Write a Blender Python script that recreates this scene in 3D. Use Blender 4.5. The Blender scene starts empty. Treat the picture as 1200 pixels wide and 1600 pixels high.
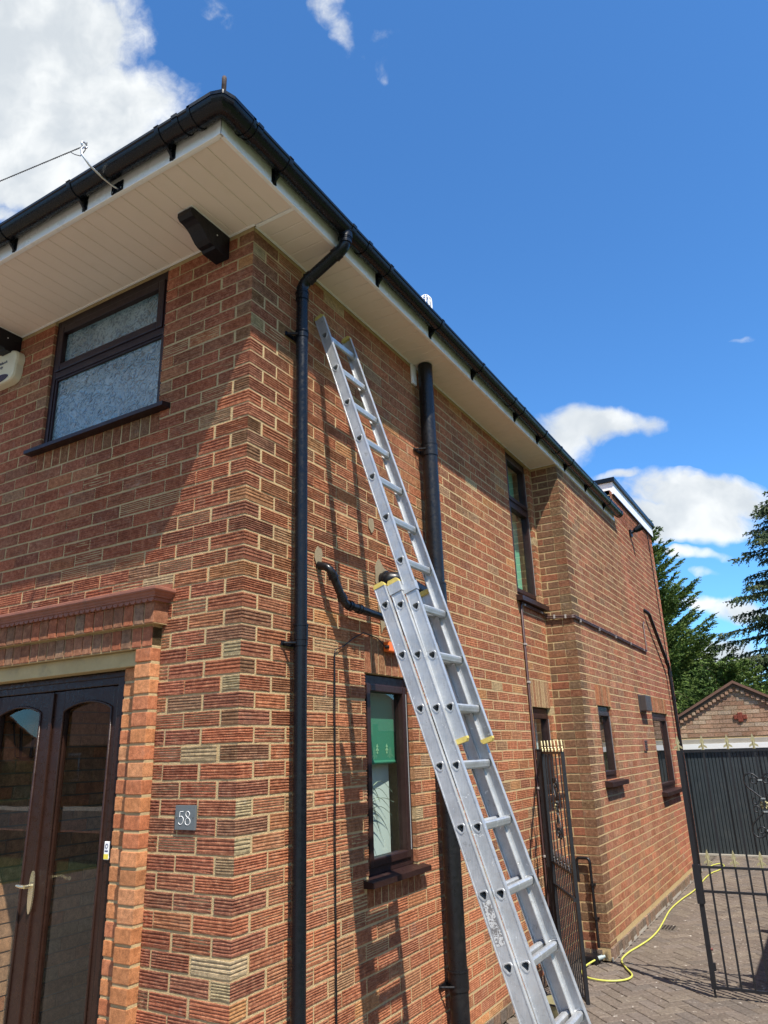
import bpy, bmesh, math, random
import numpy as np
from mathutils import Vector, Matrix
random.seed(7)
S = bpy.context.scene
C = S.collection

# ------------------------------------------------------------------ camera
CAMP = Vector((2.2265, -2.5080, 1.7305))
YAW, PITCH, ROLL = -0.5258, 0.3199, -0.0324
_f = Vector((math.sin(YAW)*math.cos(PITCH), math.cos(YAW)*math.cos(PITCH), math.sin(PITCH)))
_r0 = Vector((math.cos(YAW), -math.sin(YAW), 0)); _u0 = _r0.cross(_f)
_r = math.cos(ROLL)*_r0 + math.sin(ROLL)*_u0
_u = -math.sin(ROLL)*_r0 + math.cos(ROLL)*_u0
cd = bpy.data.cameras.new('camera'); cam = bpy.data.objects.new('camera', cd); C.objects.link(cam)
cam.matrix_world = Matrix(((_r.x, _u.x, -_f.x, CAMP.x), (_r.y, _u.y, -_f.y, CAMP.y), (_r.z, _u.z, -_f.z, CAMP.z), (0, 0, 0, 1)))
cd.sensor_fit = 'HORIZONTAL'; cd.sensor_width = 36; cd.lens = 36*1130/1200
cd.clip_start = 0.05; cd.clip_end = 900
S.camera = cam

# ------------------------------------------------------------------ sun, sky, exposure
SUN = Vector((1.02, -0.69, 1.87)).normalized()
sd = bpy.data.lights.new('sun', 'SUN'); sd.energy = 4.5; sd.angle = math.radians(0.53); sd.color = (1.0, 0.94, 0.84)
so = bpy.data.objects.new('sun', sd); C.objects.link(so)
so.rotation_euler = SUN.to_track_quat('Z', 'Y').to_euler(); so.location = (6, -6, 12)
S.view_settings.view_transform = 'Standard'; S.view_settings.look = 'None'
S.view_settings.exposure = 0.84; S.view_settings.gamma = 1; S.view_settings.use_curve_mapping = False
W = bpy.data.worlds.new('World'); S.world = W; W.use_nodes = True
SKY_STRENGTH = 0.12

class NT:
    """tiny node helper"""
    def __init__(s, tree): s.t = tree; s.n = tree.nodes; s.l = tree.links
    def new(s, typ, **kw):
        n = s.n.new(typ)
        for k, v in kw.items():
            if k.startswith('_'): setattr(n, k[1:], v)
            else: s.put(n.inputs[k.replace('__', ' ')] if not k.isdigit() else n.inputs[int(k)], v)
        return n
    def put(s, sock, v):
        if isinstance(v, bpy.types.NodeSocket): s.l.new(v, sock)
        elif isinstance(v, (tuple, list)) and sock.type == 'RGBA' and len(v) == 3: sock.default_value = (*v, 1)
        else: sock.default_value = v
    def math(s, op, a, b=None, c=None, clamp=False):
        n = s.n.new('ShaderNodeMath'); n.operation = op; n.use_clamp = clamp
        for i, v in enumerate((a, b, c)):
            if v is not None: s.put(n.inputs[i], v)
        return n.outputs[0]
    def vmath(s, op, a, b=None, out=0):
        n = s.n.new('ShaderNodeVectorMath'); n.operation = op
        for i, v in enumerate((a, b)):
            if v is not None: s.put(n.inputs[i], v)
        return n.outputs[out]
    def mix(s, f, a, b, mode='MIX'):
        n = s.n.new('ShaderNodeMix'); n.data_type = 'RGBA'; n.blend_type = mode
        s.put(n.inputs[0], f); s.put(n.inputs[6], a); s.put(n.inputs[7], b)
        return n.outputs[2]
    def noise(s, vec, scale, detail=3, rough=0.55, dist=0.0, out=0):
        n = s.n.new('ShaderNodeTexNoise')
        if vec is not None: s.put(n.inputs['Vector'], vec)
        n.inputs['Scale'].default_value = scale; n.inputs['Detail'].default_value = detail
        n.inputs['Roughness'].default_value = rough; n.inputs['Distortion'].default_value = dist
        return n.outputs[out]
    def ramp(s, v, lo, hi, a=0.0, b=1.0):
        n = s.n.new('ShaderNodeMapRange'); n.interpolation_type = 'SMOOTHSTEP'
        s.put(n.inputs[0], v); n.inputs[1].default_value = lo; n.inputs[2].default_value = hi
        n.inputs[3].default_value = a; n.inputs[4].default_value = b
        return n.outputs[0]

def build_world():
    T = NT(W.node_tree); T.n.clear()
    out = T.n.new('ShaderNodeOutputWorld'); bg = T.n.new('ShaderNodeBackground')
    T.l.new(bg.outputs[0], out.inputs[0])
    sky = T.n.new('ShaderNodeTexSky'); sky.sky_type = 'NISHITA'; sky.sun_disc = False
    sky.sun_elevation = math.asin(SUN.z); sky.sun_rotation = math.atan2(SUN.x, SUN.y)
    sky.air_density = 1.0; sky.dust_density = 0.25; sky.ozone_density = 3.0; sky.altitude = 60
    co = T.n.new('ShaderNodeTexCoord').outputs['Generated']
    # a flat chart of the sky round a fixed direction, to place the clouds by bearing
    F0, R0, U0 = tuple(_f), tuple(_r), tuple(_u)
    fz = T.vmath('DOT_PRODUCT', co, F0, out=1); rx = T.vmath('DOT_PRODUCT', co, R0, out=1); uy = T.vmath('DOT_PRODUCT', co, U0, out=1)
    fzs = T.math('MAXIMUM', fz, 0.12)
    cx = T.math('DIVIDE', rx, fzs); cy = T.math('DIVIDE', uy, fzs)
    front = T.ramp(fz, 0.35, 0.62)
    comb = T.n.new('ShaderNodeCombineXYZ'); T.put(comb.inputs[0], cx); T.put(comb.inputs[1], cy)
    warp = T.noise(comb.outputs[0], 5.0, 4, 0.6, out=1)
    wv = T.vmath('SUBTRACT', warp, (0.5, 0.5, 0.5)); wsc = T.n.new('ShaderNodeVectorMath'); wsc.operation = 'SCALE'
    T.put(wsc.inputs[0], wv); wsc.inputs[3].default_value = 0.10
    P = T.vmath('ADD', comb.outputs[0], wsc.outputs[0])
    sep = T.n.new('ShaderNodeSeparateXYZ'); T.put(sep.inputs[0], P)
    blobs = [(40, 40, 175, 120, 1.25), (95, 165, 190, 95, 1.3), (20, 235, 150, 75, 1.2), (215, 175, 90, 42, .8), (275, 140, 45, 24, .45),
             (10, 330, 60, 14, .45), (338, 8, 20, 26, .26), (358, 32, 16, 26, .22), (515, 8, 34, 26, .44), (540, 40, 26, 30, .40), (560, 66, 18, 20, .26), (598, 88, 14, 30, .2), (572, 55, 50, 12, .3),
             (930, 668, 92, 27, .95), (880, 690, 52, 42, .9), (972, 748, 44, 9, .6), (1095, 772, 105, 38, 1.1), (1062, 815, 105, 34, 1.05), (1180, 775, 55, 16, .6),
             (1165, 538, 20, 5, .26), (1080, 868, 50, 9, .6), (1095, 955, 46, 17, .8), (1150, 960, 60, 24, .9), (1130, 1040, 70, 26, .8), (1100, 897, 26, 7, .4)]
    acc = None
    for px, py, ax, ay, w in blobs:
        dx = T.math('DIVIDE', T.math('SUBTRACT', sep.outputs[0], (px-600)/1130), ax/1130*1.25)
        dy = T.math('DIVIDE', T.math('SUBTRACT', sep.outputs[1], (800-py)/1130), ay/1130*1.25)
        d2 = T.math('ADD', T.math('MULTIPLY', dx, dx), T.math('MULTIPLY', dy, dy))
        v = T.math('MULTIPLY', T.math('SUBTRACT', 1.0, d2, clamp=True), w)
        acc = v if acc is None else T.math('MAXIMUM', acc, v)
    fb = T.math('ADD', T.math('MULTIPLY', T.noise(comb.outputs[0], 8.0, 9, 0.64, 0.4), .72), T.math('MULTIPLY', T.noise(P, 26.0, 7, 0.62, 0.8), .28))
    dens_front = T.math('ADD', acc, T.math('MULTIPLY', T.math('SUBTRACT', fb, 0.5), 2.1))
    dens_front = T.math('MULTIPLY', dens_front, T.ramp(acc, 0.0, 0.12))
    fb2 = T.noise(co, 3.2, 8, 0.6, 0.3)
    dens_all = T.math('MULTIPLY', T.math('SUBTRACT', fb2, 0.435), 4.0)  # clouds out of view, made denser to add fill light
    mixn = T.n.new('ShaderNodeMix'); mixn.data_type = 'FLOAT'
    T.put(mixn.inputs[0], front); T.put(mixn.inputs[2], dens_all); T.put(mixn.inputs[3], dens_front)
    dens = T.ramp(mixn.outputs[0], 0.05, 0.78)
    shade = T.noise(P, 6.5, 5, 0.55)
    sh = T.ramp(T.math('SUBTRACT', shade, T.math('MULTIPLY', mixn.outputs[0], 0.05)), 0.32, 0.58)
    white = T.mix(sh, (3.3, 3.55, 3.75), (5.0, 5.1, 5.05))
    skyc = T.mix(1.0, sky.outputs[0], (0.455, 0.835, 1.135), 'MULTIPLY')
    col = T.mix(T.math('MULTIPLY', dens, 0.96), skyc, white)
    T.l.new(col, bg.inputs[0]); bg.inputs[1].default_value = SKY_STRENGTH
build_world()

# ------------------------------------------------------------------ helpers
def tag(o, label=None, cat=None, group=None, kind=None):
    if label: o['label'] = label
    if cat: o['category'] = cat
    if group: o['group'] = group
    if kind: o['kind'] = kind
    return o
def thing(name, label, cat, loc=(0, 0, 0), group=None):
    o = bpy.data.objects.new(name, None); C.objects.link(o); o.location = loc; o.empty_display_size = .1
    return tag(o, label, cat, group)
def link(name, me, parent=None, mat=None):
    o = bpy.data.objects.new(name, me); C.objects.link(o)
    if mat is not None and not me.materials: me.materials.append(mat)
    if parent is not None:
        o.parent = parent
        p = parent; off = Vector((0, 0, 0))
        while p is not None: off += p.location; p = p.parent
        o.location = -off
    return o
class MB:
    def __init__(s): s.v = []; s.f = []; s.c = []; s.sm = []; s.cur = (1, 1, 1, 1)
    def add(s, v, f, smooth=False, col=None):
        n = len(s.v); s.v.extend([tuple(p) for p in v]); s.f.extend([tuple(i+n for i in q) for q in f])
        s.c.extend([col or s.cur]*len(f)); s.sm.extend([smooth]*len(f)); return s
    def box(s, a, b, bev=0.0, **k):
        x0, y0, z0 = [min(a[i], b[i]) for i in range(3)]; x1, y1, z1 = [max(a[i], b[i]) for i in range(3)]
        if bev <= 0:
            v = [(x0, y0, z0), (x1, y0, z0), (x1, y1, z0), (x0, y1, z0), (x0, y0, z1), (x1, y0, z1), (x1, y1, z1), (x0, y1, z1)]
            f = [(0, 3, 2, 1), (4, 5, 6, 7), (0, 1, 5, 4), (1, 2, 6, 5), (2, 3, 7, 6), (3, 0, 4, 7)]
            return s.add(v, f, **k)
        bm = bmesh.new(); bmesh.ops.create_cube(bm, size=1)
        for q in bm.verts: q.co = Vector(((x0+x1)/2+q.co.x*(x1-x0), (y0+y1)/2+q.co.y*(y1-y0), (z0+z1)/2+q.co.z*(z1-z0)))
        bev = min(bev, .45*min(x1-x0, y1-y0, z1-z0))
        bmesh.ops.bevel(bm, geom=list(bm.edges), offset=bev, segments=2, affect='EDGES', profile=.6)
        s.add([q.co[:] for q in bm.verts], [[q.index for q in f.verts] for f in bm.faces], **k) if bm.verts.index_update() is None else 0
        bm.free(); return s
    def tube(s, pts, r, n=10, cap=True, smooth=True, **k):
        pts = [Vector(p) for p in pts]; rs = r if isinstance(r, (list, tuple)) else [r]*len(pts)
        V = []; F = []; prev = None
        for i, p in enumerate(pts):
            if i == 0: d = pts[1]-p
            elif i == len(pts)-1: d = p-pts[i-1]
            else: d = (pts[i+1]-p).normalized()+(p-pts[i-1]).normalized()
            d.normalize()
            if prev is None:
                a = Vector((0, 0, 1)) if abs(d.z) < .9 else Vector((1, 0, 0)); a = (a-d*a.dot(d)).normalized()
            else: a = (prev-d*prev.dot(d)).normalized()
            prev = a; b = d.cross(a); ri = rs[i]
            if 0 < i < len(pts)-1:
                c = max(.5, d.dot((p-pts[i-1]).normalized())); ri = ri/math.sqrt(c)
            for j in range(n):
                t = 2*math.pi*j/n; V.append(p+ri*(math.cos(t)*a+math.sin(t)*b))
        for i in range(len(pts)-1):
            for j in range(n): F.append((i*n+j, i*n+(j+1) % n, (i+1)*n+(j+1) % n, (i+1)*n+j))
        s.add(V, F, smooth=smooth, **k)
        if cap:
            s.add(V[:n][::-1], [tuple(range(n))], **k); s.add(V[-n:], [tuple(range(n))], **k)
        return s
    def prism(s, poly, d, **k):
        """poly: list of 3D points (planar), extruded by vector d"""
        n = len(poly); P = [Vector(p) for p in poly]; Q = [p+Vector(d) for p in P]
        F = [tuple(range(n))[::-1], tuple(range(n, 2*n))]+[(i, (i+1) % n, n+(i+1) % n, n+i) for i in range(n)]
        return s.add(P+Q, F, **k)
    def build(s, name, mat, parent=None, fix=True, attr=False):
        me = bpy.data.meshes.new(name); me.from_pydata(s.v, [], s.f); me.update()
        me.polygons.foreach_set('use_smooth', s.sm)
        if attr:
            a = me.attributes.new('col', 'FLOAT_COLOR', 'FACE')
            a.data.foreach_set('color', np.array(s.c, dtype=np.float32).ravel())
        if fix:
            bm = bmesh.new(); bm.from_mesh(me); bmesh.ops.recalc_face_normals(bm, faces=bm.faces); bm.to_mesh(me); bm.free()
        return link(name, me, parent, mat)
def px_of(p):
    d = Vector(p)-CAMP; z = d.dot(_f)
    if z < .05: return None
    return (600+1130*d.dot(_r)/z, 800-1130*d.dot(_u)/z, z)

# ------------------------------------------------------------------ materials
def mat(name):
    m = bpy.data.materials.new(name); m.use_nodes = True; T = NT(m.node_tree)
    b = m.node_tree.nodes['Principled BSDF']; return m, T, b
def pos(T): return T.n.new('ShaderNodeNewGeometry').outputs['Position']
def bump(T, b, h, dist, strength=1.0):
    n = T.n.new('ShaderNodeBump'); n.inputs['Strength'].default_value = strength; n.inputs['Distance'].default_value = dist
    T.put(n.inputs['Height'], h); T.l.new(n.outputs[0], b.inputs['Normal'])
def simple(name, col, rough=.5, metal=0.0, var=.12, scale=14, bmp=0.0, bscale=200, spec=.5, dirt=None, dirtamt=.0):
    m, T, b = mat(name); p = pos(T)
    n = T.noise(p, scale, 4, .6)
    c = T.mix(n, tuple(x*(1-var) for x in col), tuple(min(1, x*(1+var)) for x in col))
    if dirt is not None:
        n2 = T.noise(p, 5.5, 6, .7)
        c = T.mix(T.math('MULTIPLY', T.ramp(n2, .5, .72), dirtamt), c, dirt)
    T.l.new(c, b.inputs['Base Color'])
    rr = T.ramp(T.noise(p, scale*2.3, 3), .3, .7, max(0.02, rough-.08), min(1, rough+.1)); T.l.new(rr, b.inputs['Roughness'])
    b.inputs['Metallic'].default_value = metal; b.inputs['Specular IOR Level'].default_value = spec
    if bmp: bump(T, b, T.noise(p, bscale, 3), bmp)
    return m
def brick_mat(name, attr, smear=1.0):
    m, T, b = mat(name); p = pos(T)
    if attr: a = T.n.new('ShaderNodeAttribute'); a.attribute_name = 'col'; base = a.outputs['Color']
    else: base = T.n.new('ShaderNodeObjectInfo').outputs['Color']
    n1 = T.noise(p, 38, 5, .7); n2 = T.noise(p, 260, 4, .7); n3 = T.noise(p, 9, 4, .6)
    k = T.math('ADD', T.ramp(n1, .25, .75, .66, 1.3), T.ramp(n2, .3, .7, -.22, .25))
    gr = T.n.new('ShaderNodeCombineColor'); [T.put(gr.inputs[i], k) for i in range(3)]
    c = T.mix(1.0, base, gr.outputs[0], 'MULTIPLY')
    # mortar dust and pale lime bloom caught in patches
    sm = T.math('MULTIPLY', T.ramp(T.math('ADD', T.math('MULTIPLY', n2, .5), T.math('MULTIPLY', n1, .55)), .50, .72), .40*smear)
    c = T.mix(sm, c, (.58, .43, .24))
    bl = T.math('MULTIPLY', T.ramp(n3, .55, .78), .22*smear)
    c = T.mix(bl, c, (.42, .33, .24))
    mpw = T.n.new('ShaderNodeMapping'); T.put(mpw.inputs['Vector'], p); mpw.inputs['Scale'].default_value = (1, 1, .22)
    big = T.ramp(T.noise(mpw.outputs[0], 2.6, 5, .65), .30, .72, .80, 1.16); bg = T.n.new('ShaderNodeCombineColor'); [T.put(bg.inputs[i], big) for i in range(3)]
    c = T.mix(1.0, c, bg.outputs[0], 'MULTIPLY')
    c = T.mix(T.math('MULTIPLY', T.ramp(T.noise(p, 5.5, 6, .7), .60, .74), .38*smear), c, (.40, .34, .27))
    dk = T.math('MULTIPLY', T.ramp(T.noise(p, 120, 3, .6), .60, .74), .5)
    c = T.mix(dk, c, (.07, .035, .025))
    T.l.new(c, b.inputs['Base Color']); b.inputs['Roughness'].default_value = .93; b.inputs['Specular IOR Level'].default_value = .18
    bump(T, b, T.math('ADD', T.noise(p, 420, 3, .7), T.math('MULTIPLY', n1, .6)), .005, 1.0)
    return m
M = {}
M['brick_o'] = brick_mat('brick_single', False); M['brick_a'] = brick_mat('brick_joined', True)
M['brick_h'] = brick_mat('brick_header_face', False)
def _hd():
    m = M['brick_h']; T = NT(m.node_tree); oi = [n for n in T.n if n.type == 'OBJECT_INFO'][0]
    links = [l for l in T.l if l.from_node == oi]; tgt = links[0].to_socket
    a = T.mix(T.ramp(oi.outputs['Random'], .58, .59), oi.outputs['Color'], (.25, .125, .066)); b = T.mix(T.ramp(oi.outputs['Random'], .78, .79), a, (.44, .34, .19)); c = T.mix(T.ramp(oi.outputs['Random'], .92, .93), b, (.46, .22, .09))
    T.l.new(c, tgt)
_hd()
M['smooth_o'] = brick_mat('smooth_brick_single', False, .35); M['smooth_a'] = brick_mat('smooth_brick_joined', True, .3)
M['mortar'] = simple('mortar', (.50, .37, .195), .95, var=.36, scale=60, bmp=.006, bscale=260, spec=.1, dirt=(.30, .24, .16), dirtamt=.4)
M['mortar_grey'] = simple('grey_mortar', (.30, .27, .22), .95, var=.3, scale=40, bmp=.004, bscale=300, spec=.1)
M['upvc'] = simple('white_upvc', (.86, .86, .86), .30, var=.02, scale=5, dirt=(.70, .69, .66), dirtamt=.2)
M['soffit'] = simple('soffit_upvc', (.79, .69, .61), .45, var=.03, scale=4, dirt=(.68, .6, .5), dirtamt=.3)
M['black_pvc'] = simple('black_gutter_pvc', (.0045, .006, .009), .27, var=.2, scale=20, spec=.3, dirt=(.012, .012, .012), dirtamt=.2)
M['black_old'] = simple('old_black_pipe', (.007, .007, .0085), .34, var=.3, scale=18, spec=.38, dirt=(.03, .028, .026), dirtamt=.45, bmp=.0006, bscale=60)
M['timber'] = simple('black_painted_timber', (.006, .006, .010), .40, var=.3, scale=16, spec=.3, bmp=.0012, bscale=60, dirt=(.02, .02, .024), dirtamt=.4)
M['frame'] = simple('rosewood_frame', (.020, .0095, .0105), .36, var=.3, scale=22, spec=.3, dirt=(.045, .03, .028), dirtamt=.3)
M['frame2'] = simple('brown_frame', (.026, .012, .010), .40, var=.3, scale=25, spec=.3, dirt=(.06, .04, .032), dirtamt=.4)
M['door'] = simple('dark_stained_door', (.028, .0125, .0085), .32, var=.35, scale=16, spec=.3, dirt=(.045, .022, .016), dirtamt=.4, bmp=.0006, bscale=90)
M['iron'] = simple('black_iron', (.012, .012, .014), .42, var=.3, scale=30, bmp=.0008, bscale=150)
M['gold'] = simple('gold_paint', (.42, .37, .20), .42, metal=.3, var=.2, scale=60)
M['brass'] = simple('brass', (.75, .66, .45), .22, metal=.9, var=.12, scale=50)
M['grey_ms'] = simple('garage_panel', (.040, .050, .056), .42, var=.12, scale=3, dirt=(.09, .09, .085), dirtamt=.3)
M['concrete'] = simple('concrete', (.36, .33, .28), .92, var=.22, scale=8, bmp=.003, bscale=120)
M['ochre'] = simple('ochre_lintel', (.43, .33, .16), .85, var=.3, scale=9, bmp=.002, bscale=160, dirt=(.2, .17, .1), dirtamt=.6)
M['tile'] = simple('clay_tile', (.25, .095, .060), .7, var=.3, scale=16, bmp=.001, bscale=120, dirt=(.12, .07, .05), dirtamt=.6)
M['rooftile'] = simple('roof_tile', (.16, .085, .06), .85, var=.3, scale=9, bmp=.003, bscale=100)
M['hose'] = simple('yellow_hose', (.50, .50, .10), .45, var=.2, scale=10)
M['orange'] = simple('orange_plastic', (.85, .17, .03), .4, var=.1)
M['cream'] = simple('cream_plastic', (.66, .62, .46), .4, var=.06, dirt=(.45, .42, .3), dirtamt=.3)
M['blue'] = simple('dark_blue_lens', (.012, .03, .085), .15, var=.2)
M['slate'] = simple('grey_slate', (.11, .125, .13), .5, var=.15, scale=30)
M['white'] = simple('white_paint', (.80, .80, .78), .5, var=.03)
M['clipgrey'] = simple('grey_clip', (.34, .31, .28), .5)
M['navy'] = simple('navy_print', (.03, .04, .10), .6)
M['yellow'] = simple('yellow_print', (.75, .62, .08), .5)
M['ylw_cap'] = simple('yellow_rubber_cap', (.55, .43, .11), .6, var=.35, scale=40, bmp=.0006)
M['green'] = simple('green_blind_cloth', (.030, .19, .11), .8, var=.1, scale=60, bmp=.0008, bscale=500)
M['panelw'] = simple('pale_door_panel', (.50, .56, .52), .6, var=.06)
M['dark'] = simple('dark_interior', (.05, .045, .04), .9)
M['plaster'] = simple('room_plaster', (.22, .20, .17), .9)
M['leaf'] = simple('spider_plant_leaf', (.35, .42, .30), .5, var=.3)
M['galv'] = simple('galvanised_steel', (.52, .52, .50), .35, metal=.85, var=.2, scale=60)
M['wire'] = simple('twisted_wire', (.07, .07, .075), .6, var=.3)
M['brown_cable'] = simple('brown_cable', (.07, .035, .03), .4, var=.3)
M['rub'] = simple('olive_rubber', (.20, .18, .09), .6, var=.2)
M['bark'] = simple('bark', (.09, .06, .045), .95, var=.35, scale=20, bmp=.01, bscale=30)
M['cement'] = simple('cement_patch', (.25, .195, .115), .95, var=.2, scale=30, bmp=.002, bscale=200)
M['vent'] = simple('dark_vent', (.05, .04, .038), .5, var=.2)
M['tarmac'] = simple('tarmac', (.055, .053, .05), .95, var=.25, scale=30, bmp=.004, bscale=150)
M['fence'] = simple('fence_timber', (.20, .13, .08), .85, var=.3, scale=12, bmp=.002, bscale=80)

def ladder_mat():
    m, T, b = mat('brushed_aluminium'); p = pos(T)
    mp = T.n.new('ShaderNodeMapping'); T.put(mp.inputs['Vector'], p); mp.inputs['Rotation'].default_value = (0, math.radians(18), 0); mp.inputs['Scale'].default_value = (1, 1, .06)
    st = T.noise(mp.outputs[0], 260, 4, .7); n = T.noise(p, 7, 5, .7); n2 = T.noise(p, 70, 4, .75); n3 = T.noise(p, 22, 6, .72)
    c = T.mix(T.ramp(n, .3, .7), (.42, .435, .445), (.56, .57, .575))
    c = T.mix(T.math('MULTIPLY', T.ramp(st, .45, .75), .45), c, (.66, .67, .67))
    c = T.mix(T.math('MULTIPLY', T.ramp(n2, .56, .72), .5), c, (.30, .30, .305))
    c = T.mix(T.math('MULTIPLY', T.ramp(n3, .60, .70), .55), c, (.20, .20, .20))
    c = T.mix(T.math('MULTIPLY', T.ramp(T.noise(p, 34, 2, .5, 1.0), .705, .73), .85), c, (.82, .82, .80))
    T.l.new(c, b.inputs['Base Color']); b.inputs['Metallic'].default_value = .60
    T.l.new(T.ramp(n3, .3, .7, .36, .60), b.inputs['Roughness'])
    bump(T, b, T.math('ADD', st, T.math('MULTIPLY', n2, .6)), .0006, .6); return m
M['alu'] = ladder_mat()

def glass_mat(name, tint=(.9, .95, .93), refl=1.0, rough=0.0):
    m, T, b = mat(name); T.n.remove(b); out = [n for n in T.n if n.type == 'OUTPUT_MATERIAL'][0]
    tr = T.n.new('ShaderNodeBsdfTransparent'); tr.inputs[0].default_value = (*tint, 1)
    gl = T.n.new('ShaderNodeBsdfGlossy'); gl.inputs['Roughness'].default_value = rough; gl.inputs['Color'].default_value = (.95, .97, 1, 1)
    ge = T.n.new('ShaderNodeNewGeometry'); ct = T.math('ABSOLUTE', T.vmath('DOT_PRODUCT', ge.outputs['Normal'], ge.outputs['Incoming'], out=1))
    f5 = T.math('POWER', T.math('SUBTRACT', 1.0, ct, clamp=True), 5.0)
    f2 = T.math('MULTIPLY', T.math('ADD', .045, T.math('MULTIPLY', f5, .955)), 1.75*refl, clamp=True)
    p = pos(T); bn = T.n.new('ShaderNodeBump'); bn.inputs['Strength'].default_value = .25; bn.inputs['Distance'].default_value = .002
    T.put(bn.inputs['Height'], T.noise(p, 2.5, 2)); T.l.new(bn.outputs[0], gl.inputs['Normal'])
    mx = T.n.new('ShaderNodeMixShader'); T.put(mx.inputs[0], f2); T.l.new(tr.outputs[0], mx.inputs[1]); T.l.new(gl.outputs[0], mx.inputs[2])
    T.l.new(mx.outputs[0], out.inputs[0]); return m
M['glass'] = glass_mat('clear_glass'); M['doorglass'] = glass_mat('door_glass', (.92, .92, .88), .8)
def obscure_mat():
    m, T, b = mat('obscure_glass'); p = pos(T)
    n_ = T.noise(p, 20, 2.0, .5, 1.5); rg = T.math('ABSOLUTE', T.math('SUBTRACT', T.math('MULTIPLY', n_, 2.0), 1.0))
    h = T.math('ADD', T.math('MULTIPLY', T.math('SUBTRACT', 1.0, rg), .8), T.math('MULTIPLY', T.noise(p, 9, 2), .9))
    c = T.mix(T.ramp(T.noise(p, 3.2, 3), .35, .65), (.070, .110, .122), (.135, .185, .195))
    c = T.mix(T.ramp(rg, .03, .30), T.mix(1.0, c, (1.55, 1.55, 1.55), 'MULTIPLY'), T.mix(1.0, c, (.72, .80, .86), 'MULTIPLY'))  # pale and dark ridge lines painted in for light bent by the glass
    T.l.new(c, b.inputs['Base Color']); b.inputs['Roughness'].default_value = .09; b.inputs['Specular IOR Level'].default_value = .9
    b.inputs['IOR'].default_value = 1.6; b.inputs['Coat Weight'].default_value = .35; b.inputs['Coat Roughness'].default_value = .06
    bump(T, b, h, .009, .9); return m
M['obscure'] = obscure_mat()
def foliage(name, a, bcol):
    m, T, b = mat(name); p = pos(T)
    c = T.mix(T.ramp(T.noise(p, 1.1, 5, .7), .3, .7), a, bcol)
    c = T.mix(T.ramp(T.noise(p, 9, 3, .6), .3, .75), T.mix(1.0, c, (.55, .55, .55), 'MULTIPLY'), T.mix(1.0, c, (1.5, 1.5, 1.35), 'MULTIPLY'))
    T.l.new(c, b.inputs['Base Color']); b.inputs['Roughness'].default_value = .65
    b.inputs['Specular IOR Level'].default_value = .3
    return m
M['fol_cyp'] = foliage('cypress_foliage', (.055, .105, .022), (.18, .25, .06))
M['fol_spr'] = foliage('spruce_foliage', (.042, .070, .034), (.13, .16, .075))
M['hedge'] = foliage('hedge', (.03, .06, .015), (.07, .11, .03))
def ground_mat(name, a, bcol, spots=0.0):
    m, T, b = mat(name); p = pos(T)
    c = T.mix(T.ramp(T.noise(p, 1.3, 6, .65), .3, .7), a, bcol)
    c = T.mix(T.ramp(T.noise(p, 60, 3, .7), .3, .7, 0, .5), c, T.mix(1.0, c, (.5, .5, .5), 'MULTIPLY'))
    if spots: c = T.mix(T.math('MULTIPLY', T.ramp(T.noise(p, 16, 4, .75), .67, .715), spots), c, (.58, .52, .46))
    T.l.new(c, b.inputs['Base Color']); b.inputs['Roughness'].default_value = .9; b.inputs['Specular IOR Level'].default_value = .2
    bump(T, b, T.noise(p, 140, 4, .7), .003); return m
M['sand'] = ground_mat('joint_sand', (.115, .095, .075), (.15, .128, .10))
M['fore'] = ground_mat('bounce_forecourt_blocks', (.20, .165, .13), (.27, .22, .175), .5)  # colour of the unseen paving added to bounce light upwards
M['grass'] = ground_mat('grass', (.05, .08, .02), (.10, .13, .04))
def paver_mat(attr):
    m, T, b = mat('paver_joined' if attr else 'paver_single'); p = pos(T)
    if attr: a = T.n.new('ShaderNodeAttribute'); a.attribute_name = 'col'; base = a.outputs['Color']
    else: base = T.n.new('ShaderNodeObjectInfo').outputs['Color']
    k = T.ramp(T.noise(p, 45, 5, .75), .25, .75, .6, 1.35)
    gr = T.n.new('ShaderNodeCombineColor'); [T.put(gr.inputs[i], k) for i in range(3)]
    c = T.mix(1.0, base, gr.outputs[0], 'MULTIPLY')
    c = T.mix(T.math('MULTIPLY', T.ramp(T.noise(p, 17, 4, .7), .635, .675), .8), c, (.52, .47, .41))
    c = T.mix(T.math('MULTIPLY', T.ramp(T.noise(p, 1.2, 5, .7), .45, .75), .45), c, (.10, .08, .06))
    T.l.new(c, b.inputs['Base Color']); b.inputs['Roughness'].default_value = .9; b.inputs['Specular IOR Level'].default_value = .2
    bump(T, b, T.noise(p, 300, 3, .7), .002); return m
M['paver_o'] = paver_mat(False); M['paver_a'] = paver_mat(True)

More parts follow.
